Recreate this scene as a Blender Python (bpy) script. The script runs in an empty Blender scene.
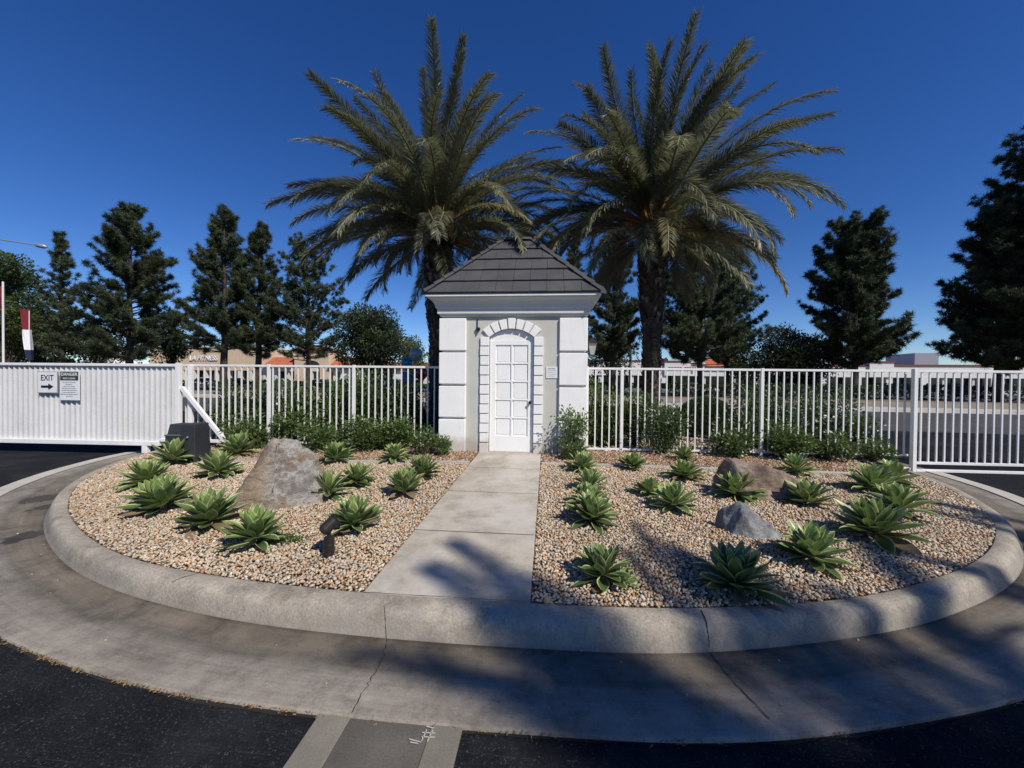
import bpy, bmesh, math, random
import numpy as np
from mathutils import Vector, Matrix
R=random.Random(7); RN=np.random.RandomState(11)
sc=bpy.context.scene; COL=sc.collection
PI=math.pi; rad=math.radians
# ------------------------------------------------------------------ camera (recovered from the photo)
FPX=390.; YAW=rad(5.1); ROLL=rad(.57); PIT=-math.atan(4.5/FPX)
CAM=np.array([.7022,-7.869,1.75])
F_=np.array([-math.sin(YAW)*math.cos(PIT), math.cos(YAW)*math.cos(PIT), math.sin(PIT)])
R_=np.array([math.cos(YAW),math.sin(YAW),0.]); U_=np.cross(R_,F_)
R2=R_*math.cos(ROLL)+U_*math.sin(ROLL); U2=-R_*math.sin(ROLL)+U_*math.cos(ROLL)
def ray(x,y): return F_+R2*((x-512)/FPX)-U2*((y-384)/FPX)
def onz(x,y,z):
    d=ray(x,y); return CAM+d*((z-CAM[2])/d[2])
def atd(x,y,D): return CAM+ray(x,y)*D
def smooth(a,b,v):
    t=np.clip((v-a)/(b-a),0,1); return t*t*(3-2*t)
# ------------------------------------------------------------------ object helpers
def tag(o,label=None,cat=None,group=None,kind=None):
    if label: o['label']=label
    if cat: o['category']=cat
    if group: o['group']=group
    if kind: o['kind']=kind
    return o
def empty(name,loc=(0,0,0),rz=0,label=None,cat=None,group=None):
    o=bpy.data.objects.new(name,None); COL.objects.link(o)
    o.location=loc; o.rotation_euler=(0,0,rz); o.empty_display_size=.1
    return tag(o,label,cat,group)
class MB:
    def __init__(s): s.v=[]; s.f=[]; s.m=[]; s.mi=0
    def add(s,vs,fs):
        n=len(s.v); s.v+= [tuple(map(float,v)) for v in vs]
        s.f+=[tuple(i+n for i in f) for f in fs]; s.m+=[s.mi]*len(fs); return s
    def box(s,x0,x1,y0,y1,z0,z1,M=None):
        vs=[(x,y,z) for z in (z0,z1) for (x,y) in ((x0,y0),(x1,y0),(x1,y1),(x0,y1))]
        if M is not None: vs=[M@Vector(v) for v in vs]
        return s.add(vs,[(3,2,1,0),(4,5,6,7),(0,1,5,4),(1,2,6,5),(2,3,7,6),(3,0,4,7)])
    def bar(s,a,b,w,h=None,up=(0,0,1)):
        a=Vector(a);b=Vector(b);h=h or w; d=(b-a).normalized(); u=Vector(up)
        sd=d.cross(u)
        if sd.length<1e-4: sd=d.cross(Vector((0,1,0)))
        sd.normalize(); u=sd.cross(d).normalized()
        vs=[p+sd*(i*w/2)+u*(j*h/2) for p in (a,b) for (i,j) in ((-1,-1),(1,-1),(1,1),(-1,1))]
        return s.add(vs,[(3,2,1,0),(4,5,6,7),(0,1,5,4),(1,2,6,5),(2,3,7,6),(3,0,4,7)])
    def tube(s,pts,rs,n=10,cap=True):
        pts=[Vector(p) for p in pts]; rs=rs if hasattr(rs,'__len__') else [rs]*len(pts)
        base=len(s.v); prev=None
        for i,p in enumerate(pts):
            t=(pts[min(i+1,len(pts)-1)]-pts[max(i-1,0)]).normalized()
            if prev is None:
                a=t.cross(Vector((0,0,1)));
                if a.length<1e-3: a=Vector((1,0,0))
            else: a=prev-t*prev.dot(t)
            a.normalize(); prev=a; b=t.cross(a)
            for k in range(n):
                q=p+(a*math.cos(2*PI*k/n)+b*math.sin(2*PI*k/n))*rs[i]; s.v.append(tuple(q))
        for i in range(len(pts)-1):
            for k in range(n):
                A=base+i*n+k;B=base+i*n+(k+1)%n
                s.f.append((A,B,B+n,A+n)); s.m.append(s.mi)
        if cap:
            s.f.append(tuple(base+k for k in range(n))[::-1]); s.m.append(s.mi)
            s.f.append(tuple(base+(len(pts)-1)*n+k for k in range(n))); s.m.append(s.mi)
        return s
    def prism(s,poly,y0,y1,M=None):   # poly in xz, extruded along y
        n=len(poly); vs=[(x,y0,z) for x,z in poly]+[(x,y1,z) for x,z in poly]
        if M is not None: vs=[M@Vector(v) for v in vs]
        return s.add(vs,[tuple(range(n)),tuple(range(n,2*n))[::-1]]+[(i,i+n,(i+1)%n+n,(i+1)%n) for i in range(n)])
    def build(s,name,mat,parent=None,loc=(0,0,0),rz=0,smoothed=False,bevel=0,fix=True):
        me=bpy.data.meshes.new(name); me.from_pydata(s.v,[],s.f)
        for m in (mat if isinstance(mat,(list,tuple)) else [mat]): me.materials.append(m)
        me.polygons.foreach_set('material_index',s.m)
        if fix:
            bm=bmesh.new(); bm.from_mesh(me); bmesh.ops.recalc_face_normals(bm,faces=bm.faces); bm.to_mesh(me); bm.free()
        if smoothed: me.polygons.foreach_set('use_smooth',[True]*len(me.polygons))
        me.update()
        return link(name,me,parent,loc,rz,bevel)
def link(name,me,parent=None,loc=(0,0,0),rz=0,bevel=0):
    o=bpy.data.objects.new(name,me); COL.objects.link(o); o.parent=parent
    o.location=loc; o.rotation_euler=(0,0,rz)
    if bevel:
        b=o.modifiers.new('bevel','BEVEL'); b.width=bevel; b.segments=2; b.limit_method='ANGLE'
    return o
def np_mesh(name,V,Fa,mat,tint=None,smoothed=False,midx=None):
    """V (n,3), Fa (m,k) all the same k; tint (n,) 0..1 vertex value"""
    me=bpy.data.meshes.new(name); n=len(V); m,k=Fa.shape
    me.vertices.add(n); me.vertices.foreach_set('co',np.ascontiguousarray(V,dtype=np.float32).ravel())
    me.loops.add(m*k); me.loops.foreach_set('vertex_index',np.ascontiguousarray(Fa,dtype=np.int32).ravel())
    me.polygons.add(m); me.polygons.foreach_set('loop_start',np.arange(0,m*k,k,dtype=np.int32))
    me.polygons.foreach_set('loop_total',np.full(m,k,dtype=np.int32))
    for mt in (mat if isinstance(mat,(list,tuple)) else [mat]): me.materials.append(mt)
    if midx is not None: me.polygons.foreach_set('material_index',np.ascontiguousarray(midx,dtype=np.int32))
    if smoothed: me.polygons.foreach_set('use_smooth',np.ones(m,dtype=bool))
    if tint is not None:
        a=me.attributes.new('tint','FLOAT','POINT'); a.data.foreach_set('value',np.ascontiguousarray(tint,dtype=np.float32))
    me.update(calc_edges=True); me.validate()
    return me
def dup(o,parent=None,**kw):
    c=o.copy(); COL.objects.link(c); c.parent=parent
    for ch in list(o.children): dup(ch,c)
    return c
# ------------------------------------------------------------------ materials
def newmat(name):
    m=bpy.data.materials.new(name); m.use_nodes=True; nt=m.node_tree
    return m,nt,nt.nodes['Principled BSDF'],nt.links.new
def ramp(nt,fac,stops):
    r=nt.nodes.new('ShaderNodeValToRGB'); e=r.color_ramp.elements
    while len(e)<len(stops): e.new(.5)
    for i,(p,c) in enumerate(stops): e[i].position=p; e[i].color=(*c,1)
    nt.links.new(fac,r.inputs[0]); return r.outputs[0]
def noise(nt,vec,scale,detail=4,rough=.6,out='Fac'):
    n=nt.nodes.new('ShaderNodeTexNoise'); n.inputs['Scale'].default_value=scale
    n.inputs['Detail'].default_value=detail; n.inputs['Roughness'].default_value=rough
    if vec is not None: nt.links.new(vec,n.inputs['Vector'])
    return n.outputs[out]
def mixc(nt,fac,a,b,mode='MIX'):
    m=nt.nodes.new('ShaderNodeMix'); m.data_type='RGBA'; m.blend_type=mode; L=nt.links.new
    for s,i in ((fac,0),(a,6),(b,7)):
        if isinstance(s,(int,float)): m.inputs[i].default_value=s
        elif isinstance(s,tuple): m.inputs[i].default_value=(*s,1)
        else: L(s,m.inputs[i])
    return m.outputs[2]
def bump(nt,h,strength,dist,prev=None):
    b=nt.nodes.new('ShaderNodeBump'); b.inputs['Strength'].default_value=strength; b.inputs['Distance'].default_value=dist
    nt.links.new(h,b.inputs['Height'])
    if prev is not None: nt.links.new(prev,b.inputs['Normal'])
    return b.outputs[0]
def surf(name,c1,c2,scale=3,rough=.85,fine=60,fineamt=.25,bumpd=.004,bumps=.6,spec=.3,c3=None,dirt=None,metal=0,fx=None):
    m,nt,p,L=newmat(name); tc=nt.nodes.new('ShaderNodeTexCoord').outputs['Object']
    n1=noise(nt,tc,scale,6,.62)
    stops=[(.32,c1),(.68,c2)] if c3 is None else [(.28,c1),(.5,c2),(.72,c3)]
    col=ramp(nt,n1,stops)
    nf=noise(nt,tc,fine,4,.7)
    g=ramp(nt,nf,[(.25,(1-fineamt,)*3),(.75,(1+fineamt*.4,)*3)])
    col=mixc(nt,1.,col,g,'MULTIPLY')
    if dirt:
        nd=noise(nt,tc,dirt[0],8,.7); col=mixc(nt,ramp(nt,nd,[(dirt[1],(0,0,0)),(dirt[1]+.12,(dirt[3],)*3)]),col,dirt[2])
    if fx: col=fx(nt,tc,col)
    L(col,p.inputs['Base Color']); p.inputs['Roughness'].default_value=rough
    p.inputs['Specular IOR Level'].default_value=spec; p.inputs['Metallic'].default_value=metal
    if bumps: L(bump(nt,nf,bumps,bumpd,bump(nt,n1,bumps*.5,bumpd*3)),p.inputs['Normal'])
    return m
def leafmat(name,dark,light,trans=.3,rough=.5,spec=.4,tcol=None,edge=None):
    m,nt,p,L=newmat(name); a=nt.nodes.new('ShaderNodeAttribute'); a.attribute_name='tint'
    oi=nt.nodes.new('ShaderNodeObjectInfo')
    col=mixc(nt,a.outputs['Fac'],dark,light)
    mul=nt.nodes.new('ShaderNodeMapRange'); L(oi.outputs['Random'],mul.inputs[0]); mul.inputs[3].default_value=.82; mul.inputs[4].default_value=1.15
    cb=nt.nodes.new('ShaderNodeCombineColor')
    for i in range(3): L(mul.outputs[0],cb.inputs[i])
    col=mixc(nt,1.,col,cb.outputs[0],'MULTIPLY')
    if edge:
        uv=nt.nodes.new('ShaderNodeUVMap').outputs[0]; sx=nt.nodes.new('ShaderNodeSeparateXYZ'); L(uv,sx.inputs[0])
        col=mixc(nt,ramp(nt,sx.outputs[0],[(.74,(0,0,0)),(.93,(1,1,1))]),col,edge)
        nn=noise(nt,nt.nodes.new('ShaderNodeTexCoord').outputs['Object'],14,4)
        col=mixc(nt,1.,col,ramp(nt,nn,[(.3,(.72,.75,.7)),(.7,(1.1,1.08,1.05))]),'MULTIPLY')
    L(col,p.inputs['Base Color']); p.inputs['Roughness'].default_value=rough; p.inputs['Specular IOR Level'].default_value=spec
    t=nt.nodes.new('ShaderNodeBsdfTranslucent'); t.inputs[0].default_value=(*(tcol or light),1)
    mx=nt.nodes.new('ShaderNodeMixShader'); mx.inputs[0].default_value=trans
    L(p.outputs[0],mx.inputs[1]); L(t.outputs[0],mx.inputs[2]); L(mx.outputs[0],nt.nodes['Material Output'].inputs[0])
    return m
def plain(name,c,rough=.5,metal=0,spec=.4,amt=.1):
    return surf(name,tuple(x*(1-amt) for x in c),c,scale=6,rough=rough,fine=40,fineamt=amt,bumps=.15,bumpd=.001,metal=metal,spec=spec)

DAMP=[(onz(40,499,0)[:2],.26),(onz(50,507,0)[:2],.17),(onz(29,535,0)[:2],.19),(onz(16,540,0)[:2],.10)]
def wallfx(nt,tc,col):
    sx=nt.nodes.new('ShaderNodeSeparateXYZ'); nt.links.new(tc,sx.inputs[0]); n=noise(nt,tc,5,6,.7)
    ad=nt.nodes.new('ShaderNodeMath'); ad.operation='MULTIPLY_ADD'; nt.links.new(n,ad.inputs[0]); ad.inputs[1].default_value=-.35; nt.links.new(sx.outputs[2],ad.inputs[2])
    col=mixc(nt,ramp(nt,ad.outputs[0],[(.0,(.55,.55,.55)),(.14,(0,0,0))]),col,(.36,.30,.23))
    mp=nt.nodes.new('ShaderNodeMapping'); mp.inputs['Scale'].default_value=(9,9,.7); nt.links.new(tc,mp.inputs[0]); n=noise(nt,mp.outputs[0],1,6,.7)
    return mixc(nt,ramp(nt,n,[(.56,(0,0,0)),(.75,(.35,.35,.35))]),col,(.55,.54,.50))
def tyremarks(nt,tc,col):
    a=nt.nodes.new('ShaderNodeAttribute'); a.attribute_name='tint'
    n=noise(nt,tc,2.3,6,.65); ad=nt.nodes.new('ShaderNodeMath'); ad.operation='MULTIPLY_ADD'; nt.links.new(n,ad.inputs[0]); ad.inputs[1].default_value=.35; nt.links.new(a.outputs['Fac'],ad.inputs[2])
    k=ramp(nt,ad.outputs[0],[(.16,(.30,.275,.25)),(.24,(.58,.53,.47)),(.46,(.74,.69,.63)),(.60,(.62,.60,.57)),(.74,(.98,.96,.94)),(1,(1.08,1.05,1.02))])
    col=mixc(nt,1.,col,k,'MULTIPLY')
    sx=nt.nodes.new('ShaderNodeSeparateXYZ'); nt.links.new(tc,sx.inputs[0]); cb=nt.nodes.new('ShaderNodeCombineXYZ')
    for src,k,i in ((a.outputs['Fac'],13.,0),(sx.outputs[0],.55,1),(sx.outputs[1],.55,2)):
        m_=nt.nodes.new('ShaderNodeMath'); m_.operation='MULTIPLY'; nt.links.new(src,m_.inputs[0]); m_.inputs[1].default_value=k; nt.links.new(m_.outputs[0],cb.inputs[i])
    n=noise(nt,cb.outputs[0],1.,9,.8); col=mixc(nt,1.,col,ramp(nt,n,[(.34,(.80,.79,.77)),(.5,(.97,.965,.955)),(.66,(1.1,1.1,1.09))]),'MULTIPLY')
    n=noise(nt,tc,3.1,9,.78); col=mixc(nt,1.,col,ramp(nt,n,[(.36,(.62,.60,.57)),(.5,(1,.99,.98)),(.64,(1.2,1.18,1.14))]),'MULTIPLY')
    n=noise(nt,tc,11,8,.8); col=mixc(nt,ramp(nt,n,[(.56,(0,0,0)),(.68,(.45,.45,.45))]),col,(.10,.09,.078))
    wn=noise(nt,tc,5,4,.6,'Color')
    for P_,r_ in DAMP:
        v=nt.nodes.new('ShaderNodeVectorMath'); v.operation='MULTIPLY_ADD'; nt.links.new(wn,v.inputs[0]); v.inputs[1].default_value=(.5,.5,0); nt.links.new(tc,v.inputs[2])
        d=nt.nodes.new('ShaderNodeVectorMath'); d.operation='DISTANCE'; nt.links.new(v.outputs[0],d.inputs[0]); d.inputs[1].default_value=(P_[0]+.25,P_[1]+.25,0)
        col=mixc(nt,ramp(nt,d.outputs['Value'],[(r_*.8,(.8,.8,.8)),(r_,(0,0,0))]),col,(.035,.033,.03))
    return col
def tyremarks_old(nt,tc,col):
    w=nt.nodes.new('ShaderNodeTexWave'); w.wave_type='BANDS'; w.inputs['Scale'].default_value=1.2; w.inputs['Distortion'].default_value=6; w.inputs['Detail'].default_value=4; w.inputs['Detail Scale'].default_value=.7
    nt.links.new(tc,w.inputs['Vector'])
    return mixc(nt,ramp(nt,w.outputs[1],[(.55,(0,0,0)),(1,(.3,.3,.3))]),col,(.17,.155,.135))
M={}
M['concrete']=surf('worn_concrete',(.36,.34,.305),(.50,.475,.435),2.2,.9,90,.28,.0025,.7,.25,dirt=(1.3,.60,(.23,.205,.175),.55))
def pathfx(nt,tc,col):
    n=noise(nt,tc,3.6,9,.8); col=mixc(nt,1.,col,ramp(nt,n,[(.36,(.74,.72,.69)),(.5,(1,1,1)),(.64,(1.12,1.11,1.1))]),'MULTIPLY')
    n=noise(nt,tc,9,8,.75); col=mixc(nt,ramp(nt,n,[(.56,(0,0,0)),(.66,(.35,.35,.35))]),col,(.22,.20,.17))
    n=noise(nt,tc,1.1,5,.6); return mixc(nt,ramp(nt,n,[(.48,(0,0,0)),(.62,(.6,.6,.6))]),col,(.55,.525,.48))
M['path']=surf('brushed_path_concrete',(.36,.325,.265),(.51,.465,.39),1.6,.9,120,.25,.002,.6,.25,fx=pathfx)
def kerbfx(nt,tc,col):
    n=noise(nt,tc,4.2,9,.78); col=mixc(nt,1.,col,ramp(nt,n,[(.36,(.68,.66,.63)),(.5,(1,1,1)),(.64,(1.15,1.14,1.12))]),'MULTIPLY')
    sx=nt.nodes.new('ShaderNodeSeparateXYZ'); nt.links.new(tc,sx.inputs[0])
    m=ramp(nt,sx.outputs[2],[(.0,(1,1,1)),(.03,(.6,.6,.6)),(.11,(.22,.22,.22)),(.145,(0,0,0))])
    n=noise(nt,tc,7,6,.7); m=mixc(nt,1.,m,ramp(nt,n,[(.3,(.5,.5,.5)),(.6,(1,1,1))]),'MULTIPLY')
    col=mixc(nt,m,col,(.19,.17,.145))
    n2=noise(nt,tc,22,7,.8); col=mixc(nt,ramp(nt,n2,[(.57,(0,0,0)),(.66,(.7,.7,.7))]),col,(.2,.18,.15))
    n3=noise(nt,tc,1.1,6,.65); return mixc(nt,ramp(nt,n3,[(.5,(0,0,0)),(.66,(.55,.55,.55))]),col,(.27,.25,.22))
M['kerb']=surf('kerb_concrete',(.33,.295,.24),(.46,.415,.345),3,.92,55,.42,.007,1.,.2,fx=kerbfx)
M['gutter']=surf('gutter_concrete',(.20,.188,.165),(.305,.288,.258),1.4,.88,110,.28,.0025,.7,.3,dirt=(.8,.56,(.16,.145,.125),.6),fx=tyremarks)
M['pale_concrete']=surf('pale_concrete',(.42,.40,.35),(.52,.49,.44),2.5,.9,80,.25,.002,.6,.25)
M['band']=surf('band_concrete',(.16,.145,.12),(.24,.22,.18),1.8,.88,110,.28,.0025,.7,.3)
M['swale']=surf('swale_infill',(.085,.078,.068),(.15,.138,.118),2.5,.9,90,.35,.003,.7,.25)
def asphfx(nt,tc,col):
    v=nt.nodes.new('ShaderNodeTexVoronoi'); v.inputs['Scale'].default_value=150; nt.links.new(tc,v.inputs['Vector'])
    sp=ramp(nt,v.outputs['Color'],[(.80,(0,0,0)),(.95,(.8,.8,.8))])
    col=mixc(nt,sp,col,(.10,.10,.10))
    mp=nt.nodes.new('ShaderNodeMapping'); mp.inputs['Rotation'].default_value=(0,0,.6); mp.inputs['Scale'].default_value=(.7,22,1); nt.links.new(tc,mp.inputs[0])
    n=noise(nt,mp.outputs[0],3.2,8,.8)
    col=mixc(nt,ramp(nt,n,[(.57,(0,0,0)),(.72,(.55,.55,.55))]),col,(.10,.10,.10))
    n=noise(nt,tc,.7,6,.7); col=mixc(nt,ramp(nt,n,[(.5,(0,0,0)),(.66,(.5,.5,.5))]),col,(.045,.046,.048))
    n=noise(nt,tc,26,6,.85); return mixc(nt,ramp(nt,n,[(.60,(0,0,0)),(.68,(.5,.5,.5))]),col,(.09,.088,.082))
M['asphalt']=surf('sealed_asphalt',(.012,.014,.018),(.026,.028,.033),1.6,.95,130,.75,.006,1.,.04,fx=asphfx)
M['street']=surf('street_asphalt',(.055,.055,.056),(.085,.084,.083),.6,.9,60,.3,.004,.5,.25)
M['lot']=surf('lot_asphalt',(.08,.08,.08),(.12,.12,.115),.3,.9,30,.2,.004,.3,.25)
M['sidewalk']=surf('sidewalk_tan',(.20,.17,.14),(.29,.25,.205),.5,.9,20,.2,.003,.3,.25)
M['earth']=surf('bare_earth',(.16,.115,.075),(.24,.18,.12),.8,.95,15,.3,.01,.5,.2)
M['field']=surf('distant_ground',(.14,.13,.10),(.2,.18,.14),.05,.95,2,.2,.01,.2,.2)
M['mulch_bed']=surf('mulch_soil',(.15,.09,.055),(.26,.16,.10),6,.95,60,.5,.01,1.,.2)
M['gravel_bed']=surf('gravel_bed_base',(.22,.17,.12),(.34,.27,.20),9,.95,45,.6,.02,1.,.2)
M['white']=surf('white_paint',(.80,.80,.785),(.86,.86,.85),2,.55,40,.06,.001,.15,.35,dirt=(1.5,.62,(.6,.58,.54),.25))
M['stucco_white']=surf('white_stucco',(.82,.82,.80),(.87,.87,.86),2.5,.85,110,.12,.003,.8,.25,dirt=(2.2,.62,(.62,.61,.57),.25),fx=wallfx)
M['stucco']=surf('grey_stucco',(.50,.50,.46),(.57,.57,.525),2.,.9,120,.2,.004,.9,.2,dirt=(1.4,.6,(.42,.42,.38),.3),fx=wallfx)
M['cornice']=surf('cornice_paint',(.60,.61,.61),(.68,.69,.685),1.5,.7,60,.1,.001,.3,.3)
M['roof']=surf('slate_grey_tile',(.052,.053,.058),(.080,.081,.087),2.,.75,70,.2,.002,.5,.35,dirt=(3,.70,(.15,.15,.15),.25))
M['fence']=surf('fence_white',(.72,.72,.71),(.80,.80,.79),3,.5,30,.08,.001,.2,.4)
M['gate_sheet']=surf('gate_sheet_paint',(.50,.505,.505),(.60,.605,.605),1.2,.6,25,.12,.001,.3,.35,dirt=(.9,.5,(.62,.62,.615),.5))
M['darkbox']=surf('charcoal_plastic',(.022,.025,.029),(.036,.039,.044),3,.6,50,.2,.001,.4,.4)
M['lid']=surf('weathered_plastic_top',(.09,.095,.10),(.14,.145,.15),3,.65,50,.2,.001,.4,.4)
M['bronze']=surf('dark_bronze',(.022,.019,.017),(.040,.034,.030),8,.45,80,.3,.001,.5,.5,metal=.3)
M['black']=plain('black_paint',(.012,.012,.013)); M['knob']=plain('dark_metal_knob',(.03,.025,.02),.3,.8)
M['signwhite']=plain('sign_white',(.78,.79,.80)); M['signgrey']=plain('sign_edge_grey',(.25,.25,.25))
M['ink']=plain('ink_black',(.01,.01,.01)); M['inkgrey']=plain('ink_grey',(.16,.17,.20)); M['panelgrey']=plain('dark_grey_panel',(.045,.045,.05))
M['faint']=plain('faint_grey_print',(.42,.42,.42))
M['glass']=plain('lantern_glass',(.45,.46,.44),.2); M['dark_glass']=plain('dark_glass',(.012,.014,.016),.12,0,.6)
M['metalgrey']=plain('galvanised_grey',(.36,.38,.40),.45,.4); M['tyre']=plain('rubber',(.015,.015,.015),.8)
M['rim']=plain('alloy',(.45,.45,.46),.35,.7)
M['tan']=surf('tan_stucco_wall',(.56,.42,.29),(.62,.48,.34),.4,.9,8,.06,.01,.1,.2)
M['cream']=surf('cream_stucco_wall',(.60,.56,.49),(.66,.62,.55),.4,.9,8,.06,.01,.1,.2)
M['farwhite']=surf('white_fascia',(.68,.67,.64),(.74,.73,.70),.3,.9,5,.06,.01,.1,.2)
M['redtile']=surf('clay_roof_tile',(.36,.10,.05),(.50,.17,.09),1.2,.9,12,.3,.02,.6,.2)
M['redtrim']=plain('maroon_trim',(.22,.05,.045),.7)
M['bark']=surf('pine_bark',(.045,.034,.026),(.10,.078,.06),3,.95,30,.5,.02,1.,.2)
M['fl_red']=plain('red_cloth',(.17,.008,.02),.8); M['fl_white']=plain('white_cloth',(.75,.75,.77),.8); M['fl_navy']=plain('navy_cloth',(.012,.016,.06),.8)
M['navy']=plain('navy_vinyl',(.015,.02,.10),.5); M['lightprint']=plain('light_blue_print',(.45,.52,.68),.5)
M['crack']=plain('crack_dark',(.02,.018,.015),.95); M['joint']=plain('joint_grey',(.15,.14,.12),.95); M['stain']=plain('damp_stain',(.05,.046,.042),.6)
M['straw']=surf('dry_litter',(.12,.075,.04),(.34,.23,.12),30,.9,90,.3,.001,.3,.2)
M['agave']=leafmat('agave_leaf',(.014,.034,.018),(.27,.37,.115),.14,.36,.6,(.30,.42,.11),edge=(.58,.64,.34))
M['agave_dry']=leafmat('dry_agave_leaf',(.16,.12,.07),(.36,.28,.17),.1,.8,.2)
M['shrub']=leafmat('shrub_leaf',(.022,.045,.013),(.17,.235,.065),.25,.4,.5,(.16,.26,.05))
M['rose']=leafmat('rose_leaf',(.024,.046,.018),(.14,.20,.07),.2,.45,.4,(.1,.2,.04))
M['blossom']=plain('white_petal',(.72,.66,.62),.7)
M['twig']=plain('twig_brown',(.09,.06,.04),.9)
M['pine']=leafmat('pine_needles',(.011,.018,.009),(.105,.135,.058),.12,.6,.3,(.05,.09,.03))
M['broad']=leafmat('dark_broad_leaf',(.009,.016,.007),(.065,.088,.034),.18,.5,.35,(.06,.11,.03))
M['brightleaf']=leafmat('bright_broad_leaf',(.02,.034,.008),(.12,.155,.035),.25,.6,.3,(.16,.24,.05))
M['mound']=leafmat('clipped_leaf',(.010,.026,.008),(.05,.095,.022),.2,.5,.35,(.1,.18,.04))
M['frond']=leafmat('palm_leaflet',(.034,.046,.034),(.36,.36,.235),.24,.40,.6,(.22,.24,.12))
M['frond_y']=leafmat('faded_palm_leaflet',(.13,.12,.055),(.32,.30,.15),.25,.55,.4,(.4,.33,.12))
M['rachis']=surf('palm_midrib',(.14,.14,.075),(.22,.20,.11),4,.5,40,.2,.001,.2,.4)
M['rachis_o']=surf('orange_stalk',(.26,.13,.05),(.40,.20,.08),4,.6,40,.2,.001,.2,.4)
M['palmtrunk']=surf('palm_bark',(.045,.036,.030),(.13,.105,.085),5,.95,35,.5,.02,1.,.2)
M['boot']=surf('palm_boot_cut',(.15,.13,.105),(.30,.26,.21),9,.9,50,.4,.006,.8,.2)
def stonemat():
    m,nt,p,L=newmat('river_pebble'); a=nt.nodes.new('ShaderNodeAttribute'); a.attribute_name='tint'
    col=ramp(nt,a.outputs['Fac'],[(0,(.17,.12,.085)),(.12,(.44,.25,.13)),(.30,(.54,.38,.24)),(.50,(.50,.41,.31)),(.70,(.54,.46,.37)),(.86,(.33,.30,.265)),(.96,(.52,.47,.40)),(1,(.72,.68,.60))])
    tc=nt.nodes.new('ShaderNodeTexCoord').outputs['Object']
    col=mixc(nt,1.,col,ramp(nt,noise(nt,tc,70,3),[(.3,(.7,.68,.64)),(.7,(1.1,1.1,1.1))]),'MULTIPLY')
    col=mixc(nt,1.,col,ramp(nt,noise(nt,tc,.9,3),[(.35,(.88,.86,.84)),(.65,(1.06,1.05,1.03))]),'MULTIPLY')
    col=mixc(nt,1.,col,(1.13,1.17,1.18),'MULTIPLY'); L(col,p.inputs['Base Color']); p.inputs['Roughness'].default_value=.7; p.inputs['Specular IOR Level'].default_value=.35
    return m
M['stone']=stonemat()
def chipmat():
    m,nt,p,L=newmat('bark_chip'); a=nt.nodes.new('ShaderNodeAttribute'); a.attribute_name='tint'
    L(ramp(nt,a.outputs['Fac'],[(0,(.15,.085,.05)),(.35,(.33,.19,.11)),(.7,(.42,.30,.20)),(1,(.52,.43,.33))]),p.inputs['Base Color']); p.inputs['Roughness'].default_value=.9
    return m
M['chip']=chipmat()
def rockmat(name,cols,sc1,warp=1.2,layer=None):
    m,nt,p,L=newmat(name); tc=nt.nodes.new('ShaderNodeTexCoord').outputs['Object']
    n1=noise(nt,tc,sc1,10,.68); n2=noise(nt,tc,sc1*6,10,.75); 
    col=ramp(nt,n1,cols)
    if layer:
        sx=nt.nodes.new('ShaderNodeSeparateXYZ'); L(tc,sx.inputs[0])
        ad=nt.nodes.new('ShaderNodeMath'); ad.operation='MULTIPLY_ADD'; L(n1,ad.inputs[0]); ad.inputs[1].default_value=.9; L(sx.outputs[0],ad.inputs[2])
        col=mixc(nt,ramp(nt,ad.outputs[0],[(layer[0],(0,0,0)),(layer[1],(1,1,1))]),layer[2],col)
    mp=nt.nodes.new('ShaderNodeMapping'); mp.inputs['Rotation'].default_value=(.3,.75,.2); mp.inputs['Scale'].default_value=(1,1.4,3.2); L(tc,mp.inputs[0])
    n3=noise(nt,mp.outputs[0],4,8,.7)
    col=mixc(nt,1.,col,ramp(nt,n2,[(.25,(.55,.55,.55)),(.7,(1.15,1.15,1.15))]),'MULTIPLY')
    col=mixc(nt,1.,col,ramp(nt,n3,[(.36,(.66,.64,.62)),(.5,(1,1,1)),(.62,(1.12,1.12,1.12))]),'MULTIPLY')
    L(col,p.inputs['Base Color']); p.inputs['Roughness'].default_value=.85
    L(bump(nt,n2,.9,.03,bump(nt,n3,.8,.04)),p.inputs['Normal'])
    return m
M['boulder']=rockmat('boulder_rock',[(.34,(.16,.145,.13)),(.44,(.27,.25,.225)),(.50,(.43,.41,.375)),(.55,(.26,.225,.19)),(.60,(.31,.22,.15)),(.70,(.25,.24,.225))],3.6,layer=(.36,.60,(.34,.255,.175)))
M['brownrock']=rockmat('brown_rock',[(.36,(.12,.085,.065)),(.5,(.27,.19,.14)),(.62,(.36,.29,.24)),(.72,(.25,.16,.11))],3)
M['greyrock']=rockmat('grey_rock',[(.36,(.16,.165,.17)),(.5,(.27,.28,.29)),(.65,(.38,.39,.40))],3)

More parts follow.
